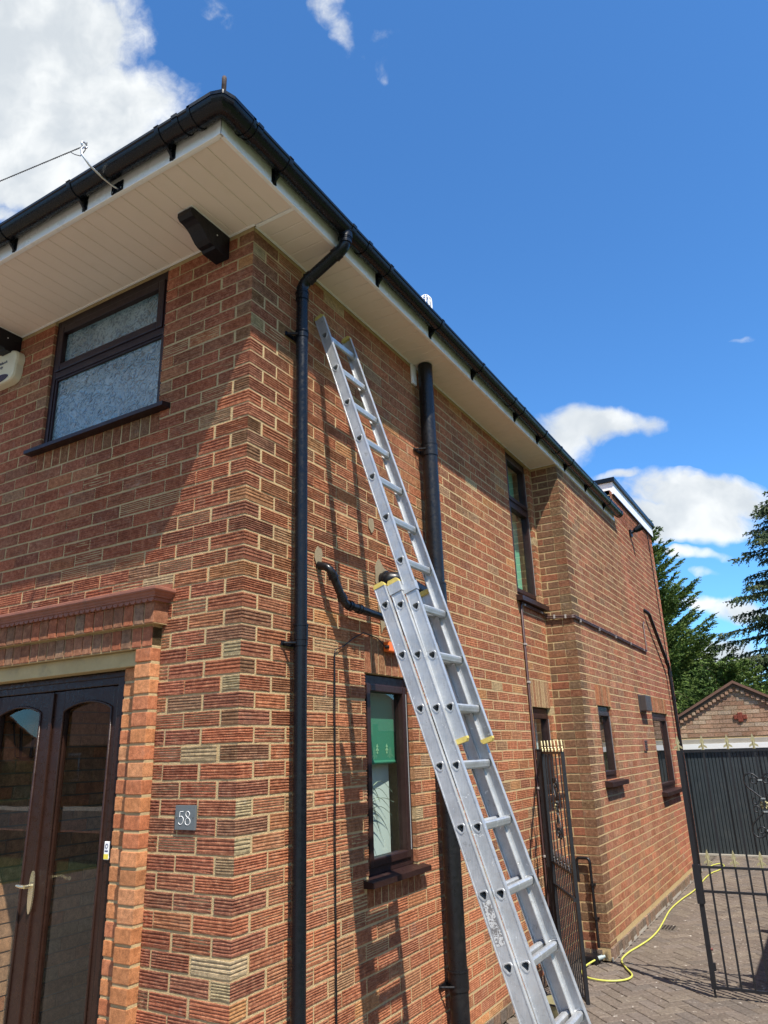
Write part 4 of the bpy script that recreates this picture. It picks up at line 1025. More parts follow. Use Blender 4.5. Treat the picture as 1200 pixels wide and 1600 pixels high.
# vents, lamp
VT = thing('boiler_vent', 'dark square vent box high on the rear bay wall between two windows', 'vent', (X2, 6.98, 2.2))
m_ = MB(); m_.box((X2-.002, 6.83, 2.10), (X2+.085, 7.14, 2.285), bev=.008); m_.build('hood', M['vent'], VT)
m_ = MB(); m_.box((X2+.0, 6.81, 2.09), (X2+.008, 7.16, 2.295)); m_.build('back_plate', M['vent'], VT)
V2 = thing('air_brick', 'little terracotta vent under the dark vent box', 'vent', (X2, 6.83, 1.71))
m_ = MB(); m_.box((X2-.002, 6.75, 1.645), (X2+.014, 6.92, 1.78), bev=.004); m_.build('plate', M['tile'], V2)
m_ = MB()
for i in range(4): m_.box((X2+.0142, 6.77, 1.662+i*.028), (X2+.021, 6.90, 1.676+i*.028))
m_.build('louvre', M['vent'], V2)
SL = thing('security_lamp', 'small black security lamp near the top of the flat roofed end', 'lamp', (X2, 7.75, 4.56))
m_ = MB(); m_.box((X2-.002, 7.70, 4.50), (X2+.03, 7.80, 4.60), bev=.01); m_.tube([(X2+.02, 7.75, 4.56), (X2+.085, 7.78, 4.60)], .022, 10); m_.build('bracket', M['black_pvc'], SL)
m_ = MB(); m_.tube([(X2+.07, 7.76, 4.585), (X2+.16, 7.80, 4.64)], [.035, .055], 14); m_.build('head', M['black_pvc'], SL)
m_ = MB(); m_.tube([(X2+.006, 9.10, 4.88), (X2+.006, 9.20, 2.8), (X2+.006, 9.25, .2)], .006, 6)
tag(m_.build('aerial_cable', M['black_old']), 'thin dark cable running straight down the far end of the rear wall', 'cable')

# soffit brackets (carved timber ends)
def corbel(xr, label):
    xl = xr-.095; prof_ = [(-.001, SOF-.002), (-.285, SOF-.002), (-.302, SOF-.014), (-.302, SOF-.040), (-.285, SOF-.055), (-.262, SOF-.058), (-.235, SOF-.066), (-.21, SOF-.082), (-.19, SOF-.102), (-.17, SOF-.120), (-.145, SOF-.132), (-.118, SOF-.134), (-.112, SOF-.141), (-.108, SOF-.146), (-.001, SOF-.146)]
    m_ = MB(); m_.prism([(xl, y_, z_) for y_, z_ in prof_], (xr-xl, 0, 0)); o = m_.build('eaves_bracket', M['timber'], HOUSE)
    m_ = MB(); m_.tube([(xr-.001, -.10, SOF-.055), (xr+.0025, -.10, SOF-.055)], .004, 8); m_.build('bolt', M['white'], o)
    m_ = MB(); m_.box((xl-.008, -.30, SOF-.0035), (xr+.008, .0, SOF-.0005)); m_.build('sealant', M['upvc'], o)
corbel(-.174, ''); corbel(-2.055, '')

# alarm box
AB = thing('alarm_box', 'cream burglar alarm box with navy lettering beside the upper window', 'alarm box', (-2.13, -.03, 4.27))
ax0, ax1 = -2.345, -1.985
poly = []
for i in range(40):
    a = 2*math.pi*i/40; c_, s_ = math.cos(a), math.sin(a); e_ = .38
    poly.append(((ax0+ax1)/2+(ax1-ax0)/2*math.copysign(abs(c_)**e_, c_)*(1 if s_ > 0 else .93), 0, 4.262+.118*math.copysign(abs(s_)**(.55 if s_ < 0 else .42), s_)+.018*(c_**2)*(1 if s_ > 0 else 0)*-1+.004))
m_ = MB(); V = []; lay = [(0, 1.0), (-.045, 1.0), (-.058, .97), (-.064, .90)]
cxm, czm = (ax0+ax1)/2, 4.266
for (yy, k) in lay: V += [(cxm+(p[0]-cxm)*k, yy, czm+(p[2]-czm)*(k if k < 1 else 1)) for p in poly]
F = []
for i in range(3):
    for j in range(40): F.append((i*40+j, i*40+(j+1) % 40, (i+1)*40+(j+1) % 40, (i+1)*40+j))
F.append(tuple(range(120, 160))); m_.add(V, F, smooth=False); m_.build('cover', M['cream'], AB)
m_ = MB(); el = [(-2.20+.150*math.cos(t*.2618), -.0645, 4.185+.030*math.sin(t*.2618)) for t in range(24)]; m_.prism(el, (0, -.004, 0)); m_.build('lens', M['blue'], AB)
def text(s, size, loc, rotm, mt, parent, name='lettering', ext=.0006, shear=0.0):
    cu = bpy.data.curves.new(name, 'FONT'); cu.body = s; cu.size = size; cu.extrude = ext; cu.align_x = 'LEFT'; cu.shear = shear
    t = bpy.data.objects.new(name, cu); C.objects.link(t); bpy.context.view_layer.update()
    dg = bpy.context.evaluated_depsgraph_get(); me = bpy.data.meshes.new_from_object(t.evaluated_get(dg)); bpy.data.objects.remove(t)
    me.transform(Matrix.Translation(loc) @ rotm); me.materials.clear(); o = link(name, me, parent, mt); return o
RF = Matrix.Rotation(math.pi/2, 4, 'X')
text('East Midlands', .030, (-2.245, -.0652, 4.292), RF, M['navy'], AB, shear=.15); text('Electricity', .030, (-2.245, -.0652, 4.262), RF, M['navy'], AB, shear=.15)
m_ = MB(); m_.tube([(-2.275+.022*math.cos(t*.35), -.0652, 4.285+.022*math.sin(t*.35)) for t in range(3, 17)], .0022, 5); m_.build('emblem', M['navy'], AB)
# number plate
NP = thing('house_number_plate', 'square grey slate plate with the number 58 on the brick beside the front door', 'number plate', (-.28, -.008, 1.483))
m_ = MB(); m_.box((-.341, .002, 1.433), (-.221, -.010, 1.533), bev=.0015); m_.build('plate', M['slate'], NP)
def stroke(pts, w0, name, o=(0, 0)):
    m_ = MB(); P_ = [(o[0]+x, -.0108, o[1]+z) for x, z in pts]; m_.tube(P_, w0, 5); return m_.build(name, M['white'], NP)
def cr(pts, n=5):
    out = []
    for i in range(len(pts)-1):
        p0 = pts[max(0, i-1)]; p1 = pts[i]; p2 = pts[i+1]; p3 = pts[min(len(pts)-1, i+2)]
        for j in range(n):
            t = j/n; out.append(tuple(.5*((2*p1[k])+(-p0[k]+p2[k])*t+(2*p0[k]-5*p1[k]+4*p2[k]-p3[k])*t*t+(-p0[k]+3*p1[k]-3*p2[k]+p3[k])*t**3) for k in (0, 1)))
    return out+[pts[-1]]
o5 = (-.318, 1.456); o8 = (-.280, 1.456)
stroke([(.026, .052), (.007, .051)], .0013, 'digit_five', o5); stroke([(.007, .051), (.004, .029)], .0012, 'digit_five', o5)
stroke(cr([(.004, .029), (.014, .033), (.025, .028), (.029, .017), (.023, .004), (.012, -.001), (.002, .003), (.001, .008)]), .0014, 'digit_five', o5)
stroke(cr([(.017, .028), (.006, .035), (.005, .046), (.015, .053), (.026, .046), (.025, .036), (.017, .028), (.005, .020), (.002, .008), (.008, .000), (.017, -.002), (.027, .001), (.032, .010), (.028, .021), (.017, .028)]), .0013, 'digit_eight', o8)
for xx in (-.330, -.232): 
    m_ = MB(); m_.tube([(xx, -.0095, 1.483), (xx, -.0112, 1.483)], .0025, 8); m_.build('screw', M['dark'], NP)

# hook and wire at the front eaves
HK = thing('wire_hook', 'bent galvanised hook on a black plate screwed to the front fascia', 'hook', (-.41, -.58, 4.52))
m_ = MB(); m_.box((-.455, -.5776, 4.497), (-.372, -.5835, 4.556)); m_.build('plate', M['black_pvc'], HK)
hk = [(-.415, -.583, 4.520), (-.425, -.600, 4.526), (-.430, -.66, 4.533), (-.438, -.735, 4.556), (-.452, -.775, 4.60), (-.462, -.775, 4.64), (-.468, -.76, 4.668)]
m_ = MB(); m_.tube(hk, .0052, 8)
for i in range(1): m_.tube([(-.470+.0*t, -.756+.016*math.sin(t*.5236)-.0, 4.684-.016*math.cos(t*.5236)) for t in range(12)], .0045, 6)
m_.build('hook_rod', M['galv'], HK)
for xx, zz in ((-.445, 4.505), (-.382, 4.510), (-.405, 4.512)):
    m_ = MB(); m_.tube([(xx, -.583, zz), (xx, -.5855, zz)], .004, 8); m_.build('screw', M['galv'], HK)
wire_end = Vector((-1.019, -.85, 4.658)); w0 = Vector((-.468, -.757, 4.675)); dirw = (wire_end-w0)
m_ = MB()
for ph in (0, math.pi):
    P_ = []
    for i in range(180):
        t = i/180*1.15; p = w0+dirw*t; P_.append(p+Vector((0, .0022*math.cos(i*.9+ph), .0022*math.sin(i*.9+ph))))
    m_.tube(P_, .0018, 4)
m_.tube([w0+dirw*1.14, w0+dirw*12], .0035, 5)
m_.tube([w0+dirw*.16, w0+dirw*.10+Vector((.0, 0, -.03)), w0+Vector((-.02, 0, -.052)), w0+Vector((.012, 0, -.035)), w0+Vector((.02, 0, .0)), w0+Vector((.02, 0, .012))], .0024, 5)
tag(m_.build('suspension_wire', M['wire']), 'dark twisted wire stretched from the eaves hook across the cloud', 'wire')
pe = w0+dirw*12
m_ = MB(); m_.tube([(pe.x, pe.y, 0), (pe.x, pe.y, pe.z+.4)], [.11, .08], 12); tag(m_.build('wire_pole', M['bark']), 'wooden pole that carries the far end of the wire', 'pole')

# ------------------------------------------------------------------ the ladder
LD = thing('extension_ladder', 'silver aluminium three section extension ladder leaning on the side wall', 'ladder', (1.2, .7, 0))
RCOL = .0
def dshape(r, n=14, rot=0):
    """rounded triangle pointing down the ladder: list of (a, b): a across, b along"""
    out = []
    for i in range(n):
        t = 2*math.pi*i/n+math.pi/2; k = 1+.16*math.cos(3*(t+math.pi/2))
        out.append((r*k*math.cos(t), r*k*math.sin(t)))
    return out
def section(yn, yf, slope, xh, zlo, zhi, holes, cap_lo=False, cap_hi=True, depth=.062, thick=.027, name=''):
    """yn: outer face of the near stile, yf: inner face of the far stile; the centre line is x = xh - slope*z"""
    ang = math.atan(slope); A = Vector((-math.sin(ang), 0, math.cos(ang))); N = Vector((math.cos(ang), 0, math.sin(ang)))
    base = lambda z: Vector((xh-slope*z, 0, z)); L = (zhi-zlo)/math.cos(ang); B0 = base(zlo)
    P3 = lambda a, b, y: B0+A*b+N*a+Vector((0, y, 0))
    hb = sorted((z-zlo)/math.cos(ang) for z in holes)
    h = depth/2
    for (y0, sgn) in ((yn, 1), (yf+thick, -1)):
        # channel section: web with outer lips and inner flanges; y0 outer face, sgn towards the rungs
        T = lambda d: y0+sgn*d
        prof = [(-h, .0), (-h, .022), (-h+.0035, .022), (-h+.0035, .0065), (-h+.010, .0045), (h-.010, .0045), (h-.0035, .0065), (h-.0035, .022), (h, .022), (h, .0)]
        m_ = MB(); n = len(prof); V = [P3(a, 0, T(d)) for a, d in prof]+[P3(a, L, T(d)) for a, d in prof]
        F = [(i, i+1, n+i+1, n+i) for i in range(n-1) if i != 4]
        m_.add(V, F)
        # outer skin with a raised lip along each edge and a rung hole in every cell
        skin = [(-h, 0), (-h+.005, 0), (-h+.006, .0016)]
        for s_ in (1, -1):
            q = [(s_*a, d) for a, d in skin]
            m_.add([P3(a, 0, T(d)) for a, d in q]+[P3(a, L, T(d)) for a, d in q], [(0, 1, 4, 3), (1, 2, 5, 4)])
        e = h-.006; cuts = [0.0]+[(a+b)/2 for a, b in zip(hb, hb[1:])]+[L]
        if hb[0] > .16: pass
        for i, c in enumerate(hb):
            b0, b1 = cuts[i], cuts[i+1]
            ring = [(a, c+b) for a, b in dshape(.0185)]
            outer = [(-e, b0), (-e, c), (-e, b1), (0, b1), (e, b1), (e, c), (e, b0), (0, b0)]
            bm = bmesh.new(); vo = [bm.verts.new((a, b, 0)) for a, b in outer]; vi = [bm.verts.new((a, b, 0)) for a, b in ring]
            ed = [bm.edges.new((vo[k], vo[(k+1) % 8])) for k in range(8)]+[bm.edges.new((vi[k], vi[(k+1) % len(vi)])) for k in range(len(vi))]
            bmesh.ops.triangle_fill(bm, edges=ed, use_beauty=True)
            vis = set(vi); bmesh.ops.delete(bm, geom=[f for f in bm.faces if all(v in vis for v in f.verts)], context='FACES_ONLY'); bm.verts.index_update()
            m_.add([P3(v.co.x, v.co.y, T(.0016)) for v in bm.verts], [[v.index for v in f.verts] for f in bm.faces])
            e2 = (h-.010)/e; m_.add([P3(v.co.x*(e2 if abs(v.co.x) > e-.001 else 1), v.co.y, T(.0045)) for v in bm.verts], [[v.index for v in f.verts] for f in bm.faces]); bm.free()
        m_.add([P3(a, 0, T(d)) for a, d in prof], [tuple(range(n))]); m_.add([P3(a, L, T(d)) for a, d in prof], [tuple(range(n))])
        st = m_.build('stile', M['alu'], LD, fix=False)
        for (flag, b0, b1) in ((cap_hi, L-.006, L+.016), (cap_lo, -.016, .006)):
            if not flag: continue
            m2 = MB(); Q = [(-h-.001, -.0015), (-h-.001, .0235), (h+.001, .0235), (h+.001, -.0015)]
            zz = (b0, b1)
            mid = L+.004 if b0 > 0 else -.004
            V = [P3(a, b0, T(d)) for a, d in Q]+[P3(a, mid, T(d)) for a, d in Q]+[P3(a*.72, b1 if b0 > 0 else b0, T(d)) for a, d in Q]
            if b0 <= 0: V = [P3(a, b1, T(d)) for a, d in Q]+[P3(a, mid, T(d)) for a, d in Q]+[P3(a*.72, b0, T(d)) for a, d in Q]
            F = [(0, 1, 2, 3)]+[(i, (i+1) % 4, 4+(i+1) % 4, 4+i) for i in range(4)]+[(4+i, 4+(i+1) % 4, 8+(i+1) % 4, 8+i) for i in range(4)]+[(8, 9, 10, 11)]
            m2.add(V, F); m2.build('end_cap', M['ylw_cap'], LD)
    for c in hb:
        m_ = MB(); n = 14; out = dshape(.0182, n); inn = dshape(.0150, n); lipo = dshape(.0215, n)
        ys = [(out, yn+.0008), (out, yf+thick-.0008), (inn, yf+thick-.0008), (inn, yn+.0008)]
        V = []
        for sh, y_ in ys: V += [P3(a, c+b, y_) for a, b in sh]
        F = []
        for i in range(4):
            j = (i+1) % 4
            for k in range(n): F.append((i*n+k, i*n+(k+1) % n, j*n+(k+1) % n, j*n+k))
        m_.add(V, F, smooth=False)
        for (yy, s_) in ((yn, 1), (yf+thick, -1)):     # pressed collar round the rung end
            V = [P3(a, c+b, yy+s_*.0016) for a, b in lipo]+[P3(a, c+b, yy-s_*.0012) for a, b in dshape(.0200, n)]+[P3(a, c+b, yy-s_*.0008) for a, b in inn]
            m_.add(V, [(i*n+k, i*n+(k+1) % n, (i+1)*n+(k+1) % n, (i+1)*n+k) for i in range(2) for k in range(n)])
        for (yy, s_) in ((yn+.0045, 1), (yf+thick-.0045, -1)):   # inner collar
            V = [P3(a, c+b, yy) for a, b in dshape(.0245, n)]+[P3(a, c+b, yy+s_*.004) for a, b in dshape(.0195, n)]
            m_.add(V, [(k, (k+1) % n, n+(k+1) % n, n+k) for k in range(n)])
        m_.build('rung', M['alu'], LD)
    return dict(A=A, N=N, base=base, P3=P3, L=L, h=h, yn=yn, yf=yf)
fly = section(.560, .845, .3130, 1.3564, 1.772, 4.215, [4.081-.2408*i for i in range(10)], cap_lo=True)
mid = section(.540, .872, .3338, 1.3366, .10, 2.525, [2.408-.2479*i for i in range(10)])
bas = section(.520, .900, .3368, 1.2706, .0, 2.51, [2.413-.2502*i for i in range(10)])
# guide brackets that hold the sections together, near stile and far stile
def guide(sec, bpos, w, hh, yo, side):
    m_ = MB(); P3 = sec['P3']; h = sec['h']; s_ = side
    a0, a1 = -h-.004, h+.004
    q = [(a0, 0), (a1, 0), (a1, -s_*.003), (a0, -s_*.003)]
    V = [P3(a, bpos, yo+d) for a, d in q]+[P3(a, bpos+hh, yo+d) for a, d in q]
    m_.add(V, [(0, 1, 2, 3), (4, 5, 6, 7)]+[(i, (i+1) % 4, 4+(i+1) % 4, 4+i) for i in range(4)])
    q = [(a1-.003, 0), (a1, 0), (a1, s_*.03), (a1-.003, s_*.03)]
    V = [P3(a, bpos, yo+d) for a, d in q]+[P3(a, bpos+hh, yo+d) for a, d in q]
    m_.add(V, [(0, 1, 2, 3), (4, 5, 6, 7)]+[(i, (i+1) % 4, 4+(i+1) % 4, 4+i) for i in range(4)])
    m_.build('guide_bracket', M['alu'], LD)
guide(mid, mid['L']-.058, 0, .05, .5385, 1); fz = (2.53-1.772)/math.cos(math.atan(.313)); guide(fly, fz-.062, 0, .05, .5585, 1)
guide(mid, mid['L']-.058, 0, .05, .9, -1)
# worn label on the base section
m_ = MB(); P3 = bas['P3']; b0 = (.985-.0)/math.cos(math.atan(.3368)); b1 = b0+.165
m_.add([P3(-.018, b0, .5208), P3(.022, b0, .5208), P3(.022, b1, .5208), P3(-.018, b1, .5208)], [(0, 1, 2, 3)])
ml, Tl, bl_ = mat('worn_silver_label'); pl_ = pos(Tl)
nl = Tl.ramp(Tl.noise(pl_, 60, 4, .7, 1.5), .46, .54); cl = Tl.mix(nl, (.24, .23, .225), (.72, .72, .70)); Tl.l.new(cl, bl_.inputs['Base Color']); bl_.inputs['Metallic'].default_value = .4; bl_.inputs['Roughness'].default_value = .45
m_.build('worn_label', ml, LD)
# bucket by the ladder foot
BK = thing('rubber_trug', 'olive rubber trug standing behind the foot of the ladder', 'trug', (.62, 2.9, 0))
m_ = MB(); cxb, cyb, rb = .415, 2.66, .105
m_.tube([(cxb, cyb, .004), (cxb, cyb, .10), (cxb, cyb, .16), (cxb, cyb, .19)], [.07, .10, .115, .12], 24); m_.build('tub', M['rub'], BK)
m_ = MB(); m_.tube([(cxb+.12*math.cos(t*.2618), cyb+.12*math.sin(t*.2618), .19) for t in range(25)], .006, 6); m_.build('rim', M['black_old'], BK)

# ------------------------------------------------------------------ ground
random.seed(99)
def plane(name, x0, y0, x1, y1, z, mt, kind='structure', label=None):
    m_ = MB(); m_.add([(x0, y0, z), (x1, y0, z), (x1, y1, z), (x0, y1, z)], [(0, 1, 2, 3)]); o = m_.build(name, M[mt] if isinstance(mt, str) else mt); o['kind'] = kind; return o
plane('ground', -300, -300, 300, 300, -.03, 'grass')
DRV = plane('driveway', -9, -7.5, 2.42, 16, -.012, 'sand')
plane('bounce_forecourt', -9, -7.5, 2.38, 1.19, -.006, 'fore'); plane('pavement', -60, -9.6, 40, -7.5, -.016, 'concrete'); plane('road', -80, -16.5, 60, -9.6, -.024, 'tarmac')  # unseen paving in front of the house, added for bounced light
plane('far_pavement', -80, -18.5, 60, -16.5, -.016, 'concrete')
pcol = [((.150, .120, .096), 5), ((.138, .110, .090), 4), ((.165, .134, .106), 3), ((.128, .106, .090), 3), ((.152, .124, .104), 2)]
def pcolp():
    r = random.uniform(0, 17)
    for c, w in pcol:
        r -= w
        if r <= 0: break
    k = random.uniform(.9, 1.1); return (c[0]*k, c[1]*k, c[2]*k, 1)
pavs = []
# 45 degree herringbone of 200 x 100 blocks
ca = math.cos(math.radians(45)); sa = math.sin(math.radians(45)); G_ = .1015
for i in range(-120, 160):
    for j in range(-120, 160):
        r = (i-j) % 4
        if r == 0: a, b, w, h_ = i, j, 2, 1
        elif r == 3: a, b, w, h_ = i, j, 1, 2
        else: continue
        if r == 3: pass
        u_ = (a+w/2)*G_; v_ = (b+h_/2)*G_
        x_ = u_*ca-v_*sa+.6; y_ = u_*sa+v_*ca+5.0
        inside = (-.02 < x_ < 2.36 and 1.2 < y_ < 11.0) and not (x_ < X2+.05 and y_ > Y2-.04) and not x_ < .05
        if not inside: continue
        pavs.append((x_, y_, w, h_))
def pav_geo(w, h_, seed):
    R = random.Random(seed); L = w*G_-.006; D = h_*G_-.006; t = .004
    bj = [R.uniform(-.0012, .0012) for _ in range(4)]
    V = [(-L/2, -D/2, -.03), (L/2, -D/2, -.03), (L/2, D/2, -.03), (-L/2, D/2, -.03), (-L/2, -D/2, -t), (L/2, -D/2, -t), (L/2, D/2, -t), (-L/2, D/2, -t)]
    V += [(-L/2+.005, -D/2+.005, bj[0]), (L/2-.005, -D/2+.005, bj[1]), (L/2-.005, D/2-.005, bj[2]), (-L/2+.005, D/2-.005, bj[3])]
    F = [(i, (i+1) % 4, 4+(i+1) % 4, 4+i) for i in range(4)]+[(4+i, 4+(i+1) % 4, 8+(i+1) % 4, 8+i) for i in range(4)]+[(8, 9, 10, 11)]
    return V, F
pm = {}
for (w, h_) in ((2, 1), (1, 2)):
    for sd_ in range(4):
        V, F = pav_geo(w, h_, sd_); me = bpy.data.meshes.new('paver'); me.from_pydata(V, [], F); me.update(); me.materials.append(M['paver_o']); pm[(w, h_, sd_)] = me
def psc(p):
    q = px_of((p[0], p[1], 0))
    if q is None or not (-20 < q[0] < 1220 and 0 < q[1] < 1640): return 0
    return 1/q[2]**3
pavs.sort(key=lambda p: -psc(p)); V_, F_, C_ = [], [], []
for i, p in enumerate(pavs):
    zj = random.uniform(-.0015, .0015)+.002*math.sin(p[0]*3+p[1]*1.3)
    if i < 300 and psc(p) > 0:
        o = bpy.data.objects.new('paver', pm[(p[2], p[3], i % 4)]); C.objects.link(o); o.parent = DRV; o.location = (p[0], p[1], zj); o.rotation_euler = (0, 0, math.radians(45)+random.uniform(-.008, .008)); o.color = pcolp()
    else:
        V, F = pav_geo(p[2], p[3], i); n = len(V_); V_ += [(p[0]+q[0]*ca-q[1]*sa, p[1]+q[0]*sa+q[1]*ca, q[2]+zj) for q in V]; F_ += [tuple(k+n for k in f) for f in F]; C_ += [pcolp()]*len(F)
mb = MB(); mb.v = V_; mb.f = F_; mb.c = C_; mb.sm = [False]*len(F_); o = mb.build('paver', M['paver_a'], DRV, attr=True); o['kind'] = 'stuff'
# drain cover
DR = thing('drain_cover', 'small metal drain cover in the block paving beside the hose', 'drain cover', (.47, 5.8, 0))
m_ = MB(); m_.box((.39, 5.70, -.01), (.56, 5.90, .004), bev=.002); m_.build('rim', M['sand'], DR)
m_ = MB()
for i in range(5): m_.box((.405+i*.03, 5.715, .0045), (.42+i*.03, 5.885, .009))
m_.build('grate', M['iron'], DR)

# hose
HS = thing('garden_hose', 'yellow garden hose trailing along the foot of the rear wall', 'hose', (.3, 4.3, 0))
hp = [(.205, 4.30, .045), (.17, 4.26, .03), (.135, 4.15, .016), (.15, 3.98, .013), (.215, 3.865, .013), (.32, 3.825, .013), (.43, 3.845, .013), (.515, 3.93, .013), (.525, 4.06, .013), (.43, 4.25, .013), (.352, 4.45, .013), (.35, 4.70, .013), (.385, 4.95, .013), (.42, 5.25, .013), (.425, 5.6, .013), (.40, 6.0, .013), (.36, 6.6, .013), (.375, 7.2, .013), (.415, 7.7, .013), (.43, 8.2, .013), (.42, 8.7, .013), (.44, 9.2, .013), (.50, 9.5, .013), (.52, 9.9, .013), (.44, 10.1, .013), (.36, 9.9, .013), (.34, 9.7, .013)]
def smooth3(pts, n=6):
    out = []
    for i in range(len(pts)-1):
        p0, p1, p2, p3 = pts[max(0, i-1)], pts[i], pts[i+1], pts[min(len(pts)-1, i+2)]
        for j in range(n):
            t = j/n; out.append(tuple(.5*(2*p1[k]+(-p0[k]+p2[k])*t+(2*p0[k]-5*p1[k]+4*p2[k]-p3[k])*t*t+(-p0[k]+3*p1[k]-3*p2[k]+p3[k])*t**3) for k in range(3)))
    return out+[pts[-1]]
m_ = MB(); m_.tube(smooth3(hp), .0072, 8); m_.build('tube', M['hose'], HS)
m_ = MB(); m_.tube([(.200, 4.295, .043), (.232, 4.318, .052)], .017, 10); m_.tube([(.228, 4.316, .05), (.25, 4.33, .056)], .012, 10); m_.build('connector', simple('grey_connector', (.30, .36, .36), .5), HS)
# little overflow pipe on the return wall
OP = thing('overflow_pipe', 'thin black pipe with a hooked top on the narrow return wall', 'pipe', (.16, 4.37, 0))
m_ = MB(); m_.tube([(.075, 4.385, .60), (.075, 4.385, .75)]+[tuple(p) for p in arcpts((.075, 4.385, .7), (.075, 4.385, .79), (.17, 4.385, .79), 5, .03)]+[tuple(p) for p in arcpts((.07, 4.385, .79), (.19, 4.385, .79), (.19, 4.385, .2), 5, .035)]+[(.19, 4.385, .10)], .0125, 10); m_.build('pipe', M['black_old'], OP)
for z_ in (.32, .58):
    m_ = MB(); m_.tube([(.19, 4.385, z_-.008), (.19, 4.385, z_+.008)], .018, 10); m_.box((.165, 4.40, z_-.008), (.215, 4.418, z_+.008)); m_.build('clip', M['black_old'], OP)
GU = thing('gully', 'small dark gully hopper at the foot of the return wall', 'gully', (.15, 4.33, 0))
m_ = MB(); m_.box((.06, 4.27, -.01), (.20, 4.405, .055), bev=.01); m_.build('hopper', M['black_old'], GU)

# ------------------------------------------------------------------ iron gates
def fleur(mb, p, s=1.0, r=(1, 0, 0)):
    p = Vector(p); r = Vector(r)
    def q(a, z): return p+r*a*s+Vector((0, 0, z*s))
    th = Vector((-r.y, r.x, 0))*.006*s
    out = [(0, .120), (.010, .088), (.0175, .062), (.008, .050), (.012, .042), (.030, .030), (.036, .014), (.024, .016), (.010, .026), (.008, .012), (.013, .0), (-.013, .0), (-.008, .012), (-.010, .026), (-.024, .016), (-.036, .014), (-.030, .030), (-.012, .042), (-.008, .050), (-.0175, .062), (-.010, .088)]
    pts = [q(a, z)-th for a, z in out]; n = len(pts)
    c0 = len(mb.v); mb.add(pts+[x_+2*th for x_ in pts], [(i, (i+1) % n, n+(i+1) % n, n+i) for i in range(n)])
    mb.tube([q(0, .0), q(0, .05), q(0, .10)], [.0075*s, .0095*s, .003*s], 6)
    fan = [(0, 1, 20), (1, 2, 19, 20), (2, 3, 18, 19), (3, 4, 17, 18), (4, 8, 12, 17), (4, 5, 7, 8), (5, 6, 7), (8, 9, 11 if False else 12), (9, 10, 11, 12), (12, 13, 16, 17) if False else (13, 14, 15), (12, 13, 16, 17) if False else (12, 13, 16), (12, 16, 17)]
    fr_ = [(0, 1, 20), (1, 2, 19, 20), (2, 3, 18, 19), (3, 4, 17, 18), (4, 5, 7, 8), (5, 6, 7), (17, 16, 14, 13), (16, 15, 14), (4, 8, 13, 17), (8, 9, 12, 13), (9, 10, 11, 12)]
    mb.v = mb.v; 
    mb.add(pts, fr_); mb.add([x_+2*th for x_ in pts], [f_[::-1] for f_ in fr_])
def scroll(mb, c, r, fx, fz, turns=1.35, a0=0, sgn=1, rr=.0055, R=Vector((1, 0, 0))):
    P_ = []
    for i in range(22):
        t = i/21; a = a0+sgn*turns*2*math.pi*t; ra = r*(1-.72*t); P_.append(Vector(c)+R*ra*math.cos(a)*fx+Vector((0, 0, ra*math.sin(a)*fz)))
    mb.tube(P_, rr, 6); return P_
